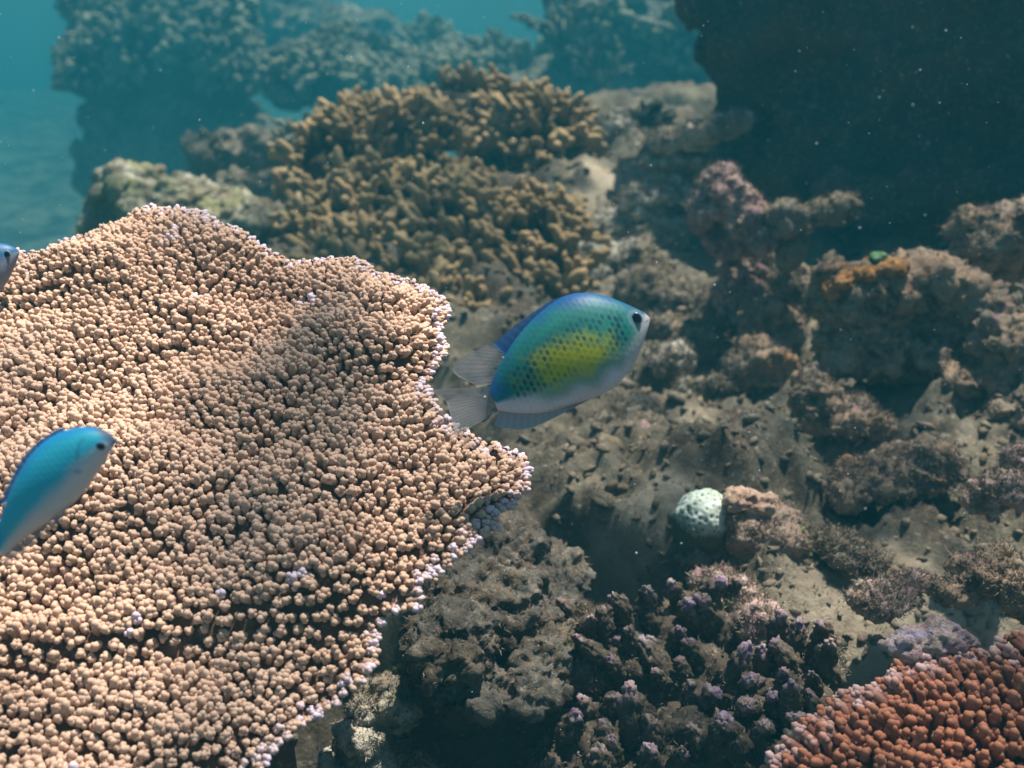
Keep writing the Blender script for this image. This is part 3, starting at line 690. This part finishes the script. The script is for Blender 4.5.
# ------------------------------------------------------------------ dotted coral, brown knob, crusted knobs
def dotted():
    d = 1.05; loc = at(706, 575, d)
    root = thing('dotted_coral', loc, 'small pale green dome coral with dark dots in the middle of the rubble', 'coral')
    c = at(704, 520, d); r3 = np.array([psize(30, d), psize(30, d), psize(32, d)])
    V, F = ico(6); V = V * (1 + .10 * fbm(V * 1.5 + 3, 3))[:, None]
    n = 210; k = np.arange(n) + .5; ph = np.arccos(1 - 2 * k / n); th = math.pi * (1 + 5 ** .5) * k
    D = cap_dir(np.stack([np.cos(th) * np.sin(ph), np.sin(th) * np.sin(ph), np.cos(ph)], 1) + np.random.default_rng(2).normal(0, .05, (n, 3)))
    cs = (cap_dir(V) @ D.T).max(1); ang = np.arccos(np.clip(cs, -1, 1)); pw = np.random.default_rng(8).uniform(.032, .06, n)[(cap_dir(V) @ D.T).argmax(1)]; pit = np.exp(-(ang / pw) ** 2)
    V = V * (1 - .028 * pit + .008 * np.exp(-((ang - .11) / .04) ** 2))[:, None]; V[:, 2] = np.where(V[:, 2] < 0, V[:, 2] * 1.6, V[:, 2])
    W = V * r3 + c
    b = NB('dotted_coral_skin'); co = b.coords()
    z = b.n('ShaderNodeSeparateXYZ'); b.l(co, z.inputs[0])
    body = b.mix(b.ramp(b.noise(co, 60, 4), .4, .62), (.62, .66, .56), (.5, .55, .43))
    low = b.math('ADD', b.math('MULTIPLY', b.noise(co, 45, 5), .03), z.outputs[2])
    body = b.mix(b.ramp(low, .060, .076), (.10, .095, .06), body)       # shade of the lower side painted into the skin
    col = b.mix(b.attr('pit'), body, (.09, .10, .05))
    b.done(b.bsdf(col, .8, .15, b.noise(co, 900, 3), .3, .0008))
    obj('dome', make_mesh('dome', W - loc, F, b.m, {'pit': sstep(pit, .35, .8)}), root)
    V2, F2 = blob([(at(712, 575, d), np.array([psize(24, d)] * 3)), (at(700, 560, d), np.array([psize(20, d)] * 3))], psize(2, d), .02, seed=4)
    obj('base', make_mesh('base', V2 - loc, F2, M_rock), root); SURF.append((V2, vnormals(V2, F2), .8, d))
dotted()
rock('knob_coral', 'fuzzy brown rounded knob with peach top beside the dotted coral', 'coral knob',
     [(762, 535, 1.04, 40, 36), (745, 520, 1.04, 26, 24), (780, 543, 1.03, 27, 33), (765, 570, 1.04, 36, 26)], rock_mat('brown_knob_skin', (.36, .25, .185), [((.2, .13, .09), 18, .5, .64), ((.44, .28, .22), 40, .5, .66), (GREY, 60, .6, .72)]), rough=.006, voxel=.0024, seed=44, pits=.6, turf=.35)
kb = [o for o in C.objects if o.name == 'knob_coral'][0]
Vp, Fp = blob([(at(744, 500, 1.03), (psize(20, 1.04), psize(17, 1.04), psize(9, 1.04))), (at(762, 502, 1.03), (psize(17, 1.04), psize(15, 1.04), psize(9, 1.04)))], .0018, .012, seed=6)
obj('peach_top', make_mesh('peach_top', Vp - np.array(kb.location), Fp, rock_mat('peach_skin', (.60, .40, .29), [((.5, .3, .22), 60, .45, .6), (PALE, 90, .6, .7)])), kb)
Vp, Fp = blob([(at(801, 543, 1.02), (psize(8, 1.02), psize(9, 1.02), psize(18, 1.02)))], .0018, .016, seed=7, pits=1.5)
obj('green_tuft', make_mesh('green_tuft', Vp - np.array(kb.location), Fp, rock_mat('green_tuft', (.16, .2, .05), [((.34, .38, .16), 60, .52, .64), (DBROWN, 50, .56, .68)])), kb)

def knob_variant(r):
    V, F = ico(4); V = V.copy(); V[:, 2] *= 1.0
    hz = (V[:, 2] + 1) / 2
    V[:, :2] *= (1.15 - .45 * hz)[:, None]; V[:, 2] *= r.uniform(1.7, 2.3)
    V += (vnormals(V, F) * (.24 * billow(V * 1.3 + r.uniform(0, 50), 3) + .20 * fbm(V * 3.5 + r.uniform(0, 50), 4, .65) - .12 * np.maximum(0, perlin(V * 5) - .15))[:, None])
    return V * .5, F, {'tip': np.clip((V[:, 2] - V[:, 2].min()) / (V[:, 2].max() - V[:, 2].min()), 0, 1)}
rk = np.random.default_rng(21)
KNOB = [knob_variant(rk) for _ in range(7)]
KPL = Plane(at(690, 680, .84), .05, .25)
def knob_clump(name, label, spots, group, seed, base_lumps, rmin, rmax):
    r = np.random.default_rng(seed)
    L = [(at(x, y, d), (psize(rx, d), psize(rx, d), psize(ry, d))) for x, y, d, rx, ry in base_lumps]
    V, F = blob(L, .0034, .03, seed=seed, pits=1.0)
    loc = np.array([V[:, 0].mean(), V[:, 1].mean(), V[:, 2].min()])
    root = thing(name, loc, label, 'dead coral', group)
    obj('base', make_mesh('base', V - loc, F, M_purple, {'tip': np.full(len(V), .35)}), root); SURF.append((V, vnormals(V, F), .8, .85))
    mes = [make_mesh('knob', v[0], v[1], M_purple, v[2]) for v in KNOB]
    for (x, y) in spots:
        p0 = ray(x, y); # first base surface point near this ray
        c = V @ FWD; q = np.hypot(V[:, 0] / c - (x - 512) / FPX, (V @ UPV) / c + (y - 384) / FPX)
        near = np.where(q < 7 / FPX)[0]
        if not len(near): continue
        p = V[near[np.argmin(c[near])]]
        u = cap_dir(np.array([-.25, -.15, 1.0]) + r.normal(0, .28, 3)); s = r.uniform(rmin, rmax) * (p @ FWD) / FPX
        o = obj('knob', mes[r.integers(len(mes))], root, M=m4(frame(u, r.uniform(0, 6.28)) * np.array([1, 1, r.uniform(.8, 1.35)]), p + u * s * .35 - loc, s))
def spread_px(poly, step, seed):
    r = np.random.default_rng(seed); Q = np.array(poly, float); lo_, hi_ = Q.min(0), Q.max(0)
    X, Y = np.meshgrid(np.arange(lo_[0], hi_[0], step), np.arange(lo_[1], hi_[1], step * .9)); X = X + (np.arange(len(X)) % 2)[:, None] * step / 2
    P = np.stack([X.ravel(), Y.ravel()], 1) + r.normal(0, step * .22, (X.size, 2)); return P[in_poly(P, Q)]
knob_clump('crusted_coral', 'dead coral cluster of purple crusted knobs below the dotted coral', spread_px([(640, 600), (690, 575), (735, 570), (740, 610), (720, 660), (700, 690), (650, 690), (615, 650)], 25, 1), 'dead crusted coral clumps', 51,
     [(660, 640, .96, 34, 26), (700, 620, .97, 34, 30), (680, 670, .92, 40, 26), (725, 595, .98, 12, 26), (650, 690, .9, 34, 24)], 17, 27)
knob_clump('crusted_coral', 'dark dead coral fingers rising from the shadow at the bottom centre', spread_px([(560, 690), (640, 680), (720, 700), (800, 700), (800, 775), (540, 775)], 31, 2), 'dead crusted coral clumps', 52,
     [(600, 770, .84, 60, 40), (680, 760, .82, 60, 40), (750, 760, .80, 50, 40), (640, 800, .8, 80, 40)], 20, 32)
knob_clump('crusted_coral', 'grey violet dead coral knobs between the sandy patch and the red coral', spread_px([(740, 660), (790, 620), (835, 640), (840, 700), (800, 730), (740, 700)], 24, 3), 'dead crusted coral clumps', 53,
     [(780, 680, .88, 38, 26), (810, 660, .88, 26, 24), (750, 700, .86, 30, 24), (800, 720, .8, 30, 20)], 16, 26)
knob_clump('crusted_coral', 'dead coral stubs on the right end of the pitted rock slab', spread_px([(565, 610), (600, 590), (640, 620), (630, 670), (590, 680)], 24, 4), 'dead crusted coral clumps', 54,
     [(600, 640, .9, 34, 28), (580, 665, .88, 24, 18), (620, 660, .9, 24, 20)], 14, 22)

# ------------------------------------------------------------------ fish
def fish_skin(name, rough=.5):
    b = NB(name); c = b.coords()
    return b.done(b.bsdf(b.attr('pigment', 'Color'), rough, .3, b.attr('scale'), .15, .0006))
def fin_mat(name, clear):
    b = NB(name); g = b.n('ShaderNodeBsdfTransparent'); c = b.attr('pigment', 'Color')
    d = b.n('ShaderNodeBsdfDiffuse'); b.l(c, d.inputs[0]); t = b.n('ShaderNodeBsdfTranslucent'); b.l(c, t.inputs[0])
    m1 = b.n('ShaderNodeMixShader'); m1.inputs[0].default_value = .45; b.l(d.outputs[0], m1.inputs[1]); b.l(t.outputs[0], m1.inputs[2])
    m2 = b.n('ShaderNodeMixShader'); m2.inputs[0].default_value = clear; b.l(m1.outputs[0], m2.inputs[1]); b.l(g.outputs[0], m2.inputs[2])
    return b.done(m2.outputs[0])
M_skin = fish_skin('fish_skin'); M_fin = fin_mat('fish_fin', .2); M_finclear = fin_mat('clear_fin', .52)
def eye_mat():
    b = NB('fish_eye'); return b.done(b.bsdf(b.attr('pigment', 'Color'), .12, .6))
M_eye = eye_mat()
def smooth_line(P, n=3):
    P = np.asarray(P, float)
    for _ in range(n):
        Q = [P[0]]
        for a, b_ in zip(P[:-1], P[1:]): Q += [.75 * a + .25 * b_, .25 * a + .75 * b_]
        Q.append(P[-1]); P = np.array(Q)
    return P
class Fish:
    """a fish drawn side-on in photograph pixels at distance d, then given width; local X points to the snout"""
    def __init__(s, label, d, tail, mouth, yaw=0.0):
        s.d = d; s.k = d / FPX; s.tail, s.mouth = np.array(tail, float), np.array(mouth, float)
        v = s.mouth - s.tail; s.L = np.linalg.norm(v); s.ax = v / s.L; s.nx = np.array([s.ax[1], -s.ax[0]])      # nx: towards the back (up in the picture)
        if s.nx[1] > 0: s.nx = -s.nx
        mid = (s.tail + s.mouth) / 2; s.mid = mid; loc = at(mid[0], mid[1], d)
        X = RGT * s.ax[0] - UPV * s.ax[1]; Z = RGT * s.nx[0] - UPV * s.nx[1]; Y = np.cross(Z, X)
        c, sn = math.cos(yaw), math.sin(yaw); X, Y = X * c + Y * sn, -X * sn + Y * c
        s.root = thing('fish', (0, 0, 0), label, 'fish'); s.root.matrix_local = m4(np.stack([X, Y, Z], 1), loc, 1.0)
    def sh(s, P): P = np.asarray(P, float) - s.mid; return P @ s.ax, P @ s.nx
    def px(s, u, h): return s.mid + u[:, None] * s.ax + h[:, None] * s.nx
    def body(s, top, bot, width, colour, ns=190, ntt=150):
        ut, ht = s.sh(smooth_line(top, 6)); ub, hb = s.sh(smooth_line(bot, 6))
        o = np.argsort(ut); ut, ht = ut[o], ht[o]; o = np.argsort(ub); ub, hb = ub[o], hb[o]
        u0, u1 = max(ut[0], ub[0]), min(ut[-1], ub[-1])
        t = (1 - np.cos(np.linspace(0, math.pi, ns))) / 2; u = u0 + (u1 - u0) * t
        T, B = np.interp(u, ut, ht), np.interp(u, ub, hb)
        s.u0, s.u1 = u0, u1; s.T = lambda q: np.interp(q, u, T); s.B = lambda q: np.interp(q, u, B)
        wl = smooth_line(width, 5); hw = np.interp((u - u0) / (u1 - u0), wl[:, 0], wl[:, 1]) * s.L
        s.W = lambda q: np.interp(q, u, hw)
        a = np.linspace(0, 2 * math.pi, ntt, endpoint=False)
        ca, sa = np.cos(a), np.sin(a); zz = sa; yy = np.sign(ca) * np.abs(ca) ** .9
        U = np.repeat(u, ntt); H = ((T + B) / 2)[:, None] + ((T - B) / 2)[:, None] * zz; Yv = hw[:, None] * yy
        V = np.stack([U, Yv.ravel(), H.ravel()], 1)
        i = np.arange(ns * ntt).reshape(ns, ntt); j = np.roll(i, -1, 1)
        F = np.stack([i[:-1], i[1:], j[1:], j[:-1]], -1).reshape(-1, 4)
        n = len(V); V = np.concatenate([V, [[u[0], 0, (T[0] + B[0]) / 2], [u[-1] + .004 * s.L, 0, (T[-1] + B[-1]) / 2]]])
        caps = np.concatenate([np.stack([np.full(ntt, n), i[0], j[0]], -1), np.stack([np.full(ntt, n + 1), j[-1], i[-1]], -1)])
        tt = np.concatenate([np.tile((zz + 1) / 2, ns), [.5, .5]])
        col = colour(s.px(V[:, 0], V[:, 2]), (V[:, 0] - u0) / (u1 - u0), tt)
        ua, hb_ = V[:, 0] / 5.4, V[:, 2] / 7.6; rw = np.floor(ua); hb_ = hb_ + .5 * (rw % 2); sn_ = (V[:, 0] - u0) / (u1 - u0)
        dd_ = np.hypot((ua - rw - .75) / .8, (hb_ - np.floor(hb_) - .5) / .62)
        scale = np.clip(1 - dd_, 0, 1) * sstep(sn_, .02, .1) * (1 - sstep(sn_, .84, .92))
        me = make_mesh('body', V * s.k, [F, caps], M_skin, {'scale': scale}, cols=col)
        obj('body', me, s.root)
    def eye(s, p, r, rx=1.0, iris=(.10, .14, .20), pupil=(.004, .004, .006)):
        u, h = s.sh(p); t = (h - (s.T(u) + s.B(u)) / 2) / ((s.T(u) - s.B(u)) / 2); w_ = s.W(u) * math.sqrt(max(0, 1 - t * t)) ** .9
        hh = (s.T(u) - s.B(u)) / 2; hw_ = s.W(u); ph = math.atan2((t / hh), (math.sqrt(max(.01, 1 - t * t)) / hw_))
        for side in (-1, 1):
            V, F = ico(4); rr = np.hypot(V[:, 0], V[:, 2])
            col = np.where((rr < .74)[:, None], np.array(pupil), np.array(iris)); col = np.where((rr > .95)[:, None], np.array((.20, .27, .33)), col)
            W = V * np.array([r * rx, r * .42, r]); cs_, sn_ = math.cos(ph), math.sin(ph) * side
            W = np.stack([W[:, 0], W[:, 1] * cs_ - W[:, 2] * sn_, W[:, 1] * sn_ + W[:, 2] * cs_], 1) + np.array([u, side * (w_ + r * .05), h])
            obj('eye', make_mesh('eye', W * s.k, F, M_eye, cols=col), s.root)
    def fin(s, name, root_line, tip_line, colour, rays=14, material=None, y0=0.0, y1=0.0, thick=.5, curl=0.0):
        n, m = rays * 6, 24
        def rs(Lp):
            Lp = smooth_line(Lp); q = np.concatenate([[0], np.cumsum(np.linalg.norm(np.diff(Lp, axis=0), axis=1))]); t = np.linspace(0, q[-1], n); return np.stack([np.interp(t, q, Lp[:, k]) for k in (0, 1)], 1)
        A, B = rs(root_line), rs(tip_line); v = np.linspace(0, 1, m)
        P = A[:, None] * (1 - v)[None, :, None] + B[:, None] * v[None, :, None]
        u, h = s.sh(P.reshape(-1, 2)); U = np.repeat(np.linspace(0, 1, n), m); Vv = np.tile(v, n)
        rib = .5 + .5 * np.cos(U * rays * 2 * math.pi)
        th = thick * (1 - .75 * Vv) * (.7 + .3 * rib) + .1
        yc = y0 + (y1 - y0) * Vv + curl * np.sin(U * 5) * Vv ** 2
        front = np.stack([u, yc - th, h], 1); back = np.stack([u, yc + th, h], 1)
        V = np.concatenate([front, back]); i = np.arange(n * m).reshape(n, m); N_ = n * m
        F1 = np.stack([i[:-1, :-1], i[1:, :-1], i[1:, 1:], i[:-1, 1:]], -1).reshape(-1, 4); F2 = F1[:, ::-1] + N_
        ring = np.concatenate([i[:, 0], i[-1, 1:], i[::-1, -1][1:], i[0, ::-1][1:-1]]); rn = np.roll(ring, -1)
        F3 = np.stack([ring, rn, rn + N_, ring + N_], -1)
        col = colour(np.tile(U, 2), np.tile(Vv, 2)) * (.94 + .12 * np.tile(rib, 2))[:, None]
        return obj(name, make_mesh(name, V * s.k, [F1, F2, F3], material or M_fin, cols=np.clip(col, 0, 1)), s.root)
def lerp(a, b, t): return np.asarray(a, float) * (1 - t[:, None]) + np.asarray(b, float) * t[:, None]
WID = [(0, .035), (.06, .05), (.2, .10), (.42, .155), (.62, .165), (.8, .135), (.9, .098), (.96, .06), (1.0, .012)]
# central fish
f = Fish('blue fish with yellow flank and dark scale dots swimming in the centre', .66, (495, 397), (651, 318), yaw=R(6))
def col_c(P, s_, t_):
    x, y = P[:, 0], P[:, 1]
    n1 = perlin(np.column_stack([P * .05, 0 * x])); n2 = perlin(np.column_stack([P * .14, 0 * x + 4]))
    tt = t_ + .05 * n1
    belly, teal, blue = np.array((.64, .58, .63)), np.array((.010, .17, .23)), np.array((.010, .08, .22))
    c = lerp(belly, teal, sstep(tt + .10 * s_ * (s_ < .9), .26, .44)); c = c * (1 - sstep(tt, .50, .76)[:, None]) + blue * sstep(tt, .50, .76)[:, None]
    face = sstep(s_ + .25 * (1 - t_), .97, 1.12); c = lerp(c.T, np.broadcast_to(np.array((.36, .30, .33)), c.shape).T, face) if False else c * (1 - face[:, None] * (t_ < .72)[:, None]) + np.array((.66, .57, .61)) * (face * (t_ < .72))[:, None]
    q = ((x - 566) * .94 - (y - 362) * -.34) / 44, ((x - 566) * -.34 * -1 * .0 + (y - 361) + .16 * (x - 566)) / 27
    yel = 1 - sstep(np.hypot(q[0], q[1]) + .26 * n1 + .18 * n2, .30, 1.15)
    grn = 1 - sstep(np.hypot(q[0] / 1.5, (q[1] + .35) / 1.75) + .15 * n1, .7, 1.15)
    c = c * (1 - .75 * grn[:, None]) + np.array((.02, .20, .12)) * .75 * grn[:, None]
    c = c * (1 - yel[:, None]) + np.array((.42, .43, .025)) * yel[:, None]
    # dark scale centres in slanting rows
    u, h = f.sh(P); a, b_ = u / 5.4, h / 7.6 ; row = np.floor(a); bb = b_ + .5 * (row % 2)
    da, db = a - row - .5, bb - np.floor(bb) - .5
    rnd = perlin(np.column_stack([row * 3.3 + .5, np.floor(bb) * 5.7 + .5, 0 * a]))
    spot = 1 - sstep(np.hypot((da + .10 * n2) / .36, (db + .12 * rnd) / .46) , .6, 1.1)
    zone = sstep(t_, .26, .34) * (1 - sstep(t_, .66, .80)) * sstep(s_, .05, .16) * (1 - sstep(s_, .80, .88)) * np.clip(.80 + 1.2 * rnd, 0, 1) * (1 - .6 * yel * sstep(-t_, -.60, -.46))
    c = c * (1 - .95 * (spot * zone)[:, None]) + np.array((.004, .03, .06)) * .95 * (spot * zone)[:, None]
    line = np.exp(-((h - (f.T(u) - 17)) / 1.6) ** 2) * (s_ > .3) * (s_ < .75)
    c = c + np.array((.0, .10, .08)) * (line * .2)[:, None]
    gill = np.exp(-((np.hypot(x - 655, (y - 336) * .9) - 42) / 1.5) ** 2) * (t_ > .34) * (t_ < .68)
    c = c * (1 - .7 * gill[:, None]) + np.array((.01, .03, .09)) * .7 * gill[:, None]
    mo = np.exp(-(((y - 318) - (651 - x) * .75) / .9) ** 2) * (x > 644); c = c * (1 - .7 * mo[:, None]) + np.array((.06, .05, .07)) * .7 * mo[:, None]
    ring = np.exp(-((np.hypot(x - 634.5, y - 319.5) - 8) / 1.8) ** 2); c = c * (1 - .5 * ring[:, None]) + np.array((.22, .25, .32)) * .5 * ring[:, None]
    lips = sstep(s_, .975, .992); c = c * (1 - lips[:, None]) + np.array((.55, .5, .52)) * lips[:, None]
    sc_ = sstep(np.hypot(da / .5, db / .5), .75, 1.05) * sstep(s_, .04, .12) * (1 - sstep(s_, .86, .93))     # scale rims
    return np.clip(c * (1 + .10 * sc_ + .05 * n2)[:, None], 0, 1)
f.body([(489, 390), (496, 372), (506, 352), (522, 330), (540, 312), (556, 300), (572, 293), (590, 292), (608, 296), (624, 302), (638, 308), (646, 312), (651, 317)],
       [(489, 408), (500, 411), (520, 414), (545, 413), (566, 407), (590, 400), (612, 390), (628, 374), (638, 358), (645, 340), (650, 326), (651.5, 319)], WID, col_c)
f.eye((634.5, 319.5), 6.6, .88)
cb = lambda U, V: lerp((.02, .12, .38), (.10, .22, .42), V)
cs = lambda U, V: lerp((.12, .21, .27), (.45, .44, .45), sstep(V, .05, .5))
ca = lambda U, V: lerp((.44, .42, .46), (.36, .48, .54), V)
f.fin('dorsal_fin', [(584, 296), (556, 305), (526, 331), (506, 356)], [(578, 291.5), (552, 299), (520, 322), (492, 344)], cb, 12, thick=.9)
f.fin('soft_dorsal_fin', [(510, 350), (503, 362), (498, 374), (495, 384)], [(486, 346), (462, 357), (448, 372), (478, 386)], cs, 11, M_finclear, thick=.7)
f.fin('tail_fin', [(498, 386), (494, 393), (494, 402), (498, 411)], [(428, 391), (446, 398), (450, 412), (455, 436)], cs, 16, M_finclear, thick=.8, curl=2)
f.fin('anal_fin', [(590, 396), (560, 404), (530, 410), (500, 407)], [(592, 398), (560, 415), (526, 431), (494, 426)], ca, 14, thick=.8)
f.fin('pectoral_fin', [(596, 352), (593, 358), (592, 366)], [(570, 346), (562, 360), (574, 376)], lambda U, V: lerp((.2, .25, .2), (.3, .3, .25), V), 9, fin_mat('glassy_fin', .965), y0=-f.W(40) * .0 - 24, y1=-30, thick=.4)
f.fin('pelvic_fin', [(590, 399), (583, 403), (576, 406)], [(566, 407), (556, 410), (548, 411)], ca, 6, M_finclear, y0=-4, y1=-9, thick=.6)

# teal fish at the left
f = Fish('plain teal fish with pale belly above the left part of the table coral', .50, (-4, 552), (118, 440), yaw=R(-4))
def col_l(P, s_, t_):
    n1 = perlin(np.column_stack([P * .05, 0 * P[:, 0]])); tt = t_ + .04 * n1
    c = lerp((.72, .62, .62), (.035, .46, .58), sstep(tt, .12, .42)); k = sstep(tt, .70, .97)[:, None]; c = c * (1 - k) + np.array((.02, .30, .58)) * k
    k = (sstep(1 - s_, .82, 1.0) * sstep(t_, .3, .7))[:, None]; c = c * (1 - k) + np.array((.01, .22, .55)) * k
    g = np.exp(-((np.hypot(P[:, 0] - 122, P[:, 1] - 452) - 34) / 1.6) ** 2) * (t_ > .3) * (t_ < .66); c = c * (1 - .3 * g[:, None])
    d_ = np.exp(-(np.hypot((P[:, 0] - 87) / 3.2, (P[:, 1] - 469) / 2.2)) ** 2)[:, None]; c = c * (1 - .7 * d_) + np.array((.05, .22, .55)) * .7 * d_
    k = sstep(s_, .95, .99)[:, None]; c = c * (1 - k) + np.array((.1, .16, .24)) * k
    return np.clip(c, 0, 1)
f.body([(-12, 540), (0, 520), (10, 494), (23, 469), (38, 448), (58, 433), (80, 426), (98, 427), (110, 431), (118, 438)], [(-4, 562), (22, 539), (48, 522), (68, 508), (82, 494), (94, 478), (106, 460), (114, 448), (119, 441)], WID, col_l)
f.eye((107.5, 444.5), 4.8, .9, iris=(.05, .14, .28))
f.fin('dorsal_fin', [(70, 433), (40, 450), (22, 474), (10, 500)], [(62, 427), (32, 445), (13, 472), (-2, 506)], lambda U, V: lerp((.02, .28, .5), (.14, .36, .6), V), 14, thick=.9)
f.fin('tail_fin', [(-2, 536), (-10, 546), (-2, 560)], [(-50, 560), (-40, 590), (-30, 606)], lambda U, V: lerp((.02, .2, .4), (.3, .35, .4), V), 14, M_finclear, thick=.8)
f.fin('anal_fin', [(50, 519), (30, 532), (8, 547)], [(44, 532), (20, 552), (0, 566)], lambda U, V: lerp((.4, .36, .36), (.36, .38, .42), V), 10, M_finclear, thick=.8)
f.fin('pelvic_fin', [(78, 496), (70, 503), (62, 509)], [(62, 522), (56, 524), (50, 522)], lambda U, V: lerp((.42, .4, .42), (.4, .42, .5), V), 7, M_finclear, y0=-4, y1=-9, thick=.6)
# fish cut by the left edge
f = Fish('dark blue fish head poking in at the left edge above the table coral', .80, (-70, 285), (16, 250), yaw=R(10))
def col_e(P, s_, t_):
    c = lerp((.16, .17, .22), (.012, .08, .17), sstep(t_, .25, .55)); k = sstep(t_, .7, .95)[:, None]; return np.clip(c * (1 - k) + np.array((.015, .08, .22)) * k, 0, 1)
f.body([(-72, 277), (-55, 262), (-38, 250), (-18, 243), (-2, 242), (8, 244), (16, 249)], [(-68, 292), (-50, 304), (-28, 310), (-8, 300), (4, 284), (11, 268), (16.5, 252)], WID, col_e, 120, 80)
f.eye((7.5, 255), 3.8, .9, iris=(.05, .1, .16))
f.fin('dorsal_fin', [(-24, 247), (-45, 257), (-62, 272)], [(-28, 241), (-50, 249), (-72, 264)], cb, 10, thick=.8)
f.fin('tail_fin', [(-68, 277), (-72, 283), (-68, 292)], [(-110, 285), (-104, 298), (-106, 312)], cs, 12, M_finclear, thick=.8)
f.fin('anal_fin', [(-32, 308), (-48, 303), (-62, 294)], [(-38, 318), (-56, 316), (-72, 306)], ca, 9, M_finclear, thick=.8)

# ------------------------------------------------------------------ rubble, turf and specks
def rubble():
    r = np.random.default_rng(31); vs = []
    for k in range(8):
        V, F = ico(1); V = V * np.array([1, r.uniform(.3, .8), r.uniform(.3, .6)]); V = V * (1 + .6 * fbm(V * 1.6 + k * 9, 3))[:, None]; vs.append((V, F, {}))
    n = 6500; a = R(1) * r.uniform(-30, 30, n); d = np.exp(r.uniform(math.log(.75), math.log(3.0), n)); x, y = d * np.sin(a), d * np.cos(a)
    keep = floor_base(x, y) > -.75; x, y, d = x[keep], y[keep], d[keep]; z = floor_z(x, y)
    pl = [(frame(np.array([r.normal(0, .4), r.normal(0, .4), 1]), r.uniform(0, 6.28)), np.array([x[i], y[i], z[i]]), r.uniform(.0015, .008) * (.5 + d[i] * .6) * (2.0 if r.random() < .08 else 1), r.integers(8), 0) for i in range(len(x))]
    V, F, A = merged(pl, vs)
    tag(obj('rubble', make_mesh('rubble', V, F, M_rock)), 'broken coral rubble strewn over the reef floor', kind='stuff')
rubble()
def turf():
    r = np.random.default_rng(41); P, N, S = [], [], []
    for V, Nn, wgt, d in SURF:
        c = V @ FWD; up = (Nn[:, 2] > -.1) & ((Nn * cap_dir(V)).sum(1) < .2); idx = np.where(up)[0]
        if not len(idx): continue
        k = int(min(len(idx), 900 * wgt)); q = r.choice(idx, k, replace=False); P.append(V[q]); N.append(Nn[q]); S.append(np.full(k, psize(4.6, d)))
    n = 26000; a = R(1) * r.uniform(-32, 32, n); d = np.exp(r.uniform(math.log(.7), math.log(2.6), n)); x, y = d * np.sin(a), d * np.cos(a)
    k = (floor_base(x, y) > -.72) & (fbm(np.stack([x * 9, y * 9, 0 * x], 1), 2) > -.15); x, y, d = x[k], y[k], d[k]
    P.append(np.stack([x, y, floor_z(x, y)], 1)); N.append(np.tile([0, 0, 1.0], (len(x), 1))); S.append(.0032 * (.6 + d * .5))
    P, N, S = np.concatenate(P), np.concatenate(N), np.concatenate(S)
    Vs, Fs, n0 = [], [], 0
    for b_ in range(4):
        u = cap_dir(N + r.normal(0, .55, N.shape)); sd = cap_dir(np.cross(u, r.normal(size=N.shape))); L = (S * r.uniform(.5, 1.3, len(S)))[:, None]; wd = L * .10
        sway = cap_dir(r.normal(size=N.shape)) * L * .3; p = P + r.normal(0, 1, P.shape) * S[:, None] * .3
        q = [p - sd * wd, p + sd * wd, p + u * L * .55 + sd * wd * .8, p + u * L * .55 - sd * wd * .8, p + u * L + sway]
        m = len(p); Vs.append(np.concatenate(q)); i = np.arange(m)
        Fs.append(np.concatenate([np.stack([i, i + m, i + 2 * m], 1), np.stack([i, i + 2 * m, i + 3 * m], 1), np.stack([i + 3 * m, i + 2 * m, i + 4 * m], 1)]) + n0); n0 += 5 * m
    b = NB('algae_turf'); g = b.n('ShaderNodeNewGeometry').outputs['Position']
    col = b.mix(b.ramp(b.noise(g, 12, 3), .4, .6), (.20, .15, .10), (.26, .205, .155)); col = b.mix(b.ramp(b.noise(g, 17, 3, .5, 1), .64, .72), col, (.15, .21, .05))
    b.done(b.bsdf(col, .9, .1))
    tag(obj('algae_turf', make_mesh('algae_turf', np.concatenate(Vs), np.concatenate(Fs), b.m)), 'short fuzzy algae turf on rocks and floor', kind='stuff')
turf()
def specks():
    r = np.random.default_rng(61); n = 750; x = r.uniform(-10, 1034, n); y = r.uniform(-10, 778, n); d = r.uniform(.48, 1.5, n) ** 1.0
    s = psize(1, d) * np.where(r.random(n) < .15, r.uniform(.7, 1.0, n), r.uniform(.25, .55, n))
    pl = [(np.eye(3) * r.uniform(.7, 1.3, 3), at(x[i], y[i], d[i]), s[i], 0, 0) for i in range(n)]
    V, F = ico(1); V, F, A = merged(pl, [(V, F, {})])
    b = NB('drifting_speck'); b.done(b.bsdf((.8, .8, .76), .8, .2))
    tag(obj('floating_specks', make_mesh('floating_specks', V, F, b.m)), 'pale specks drifting in the water', kind='stuff')
specks()
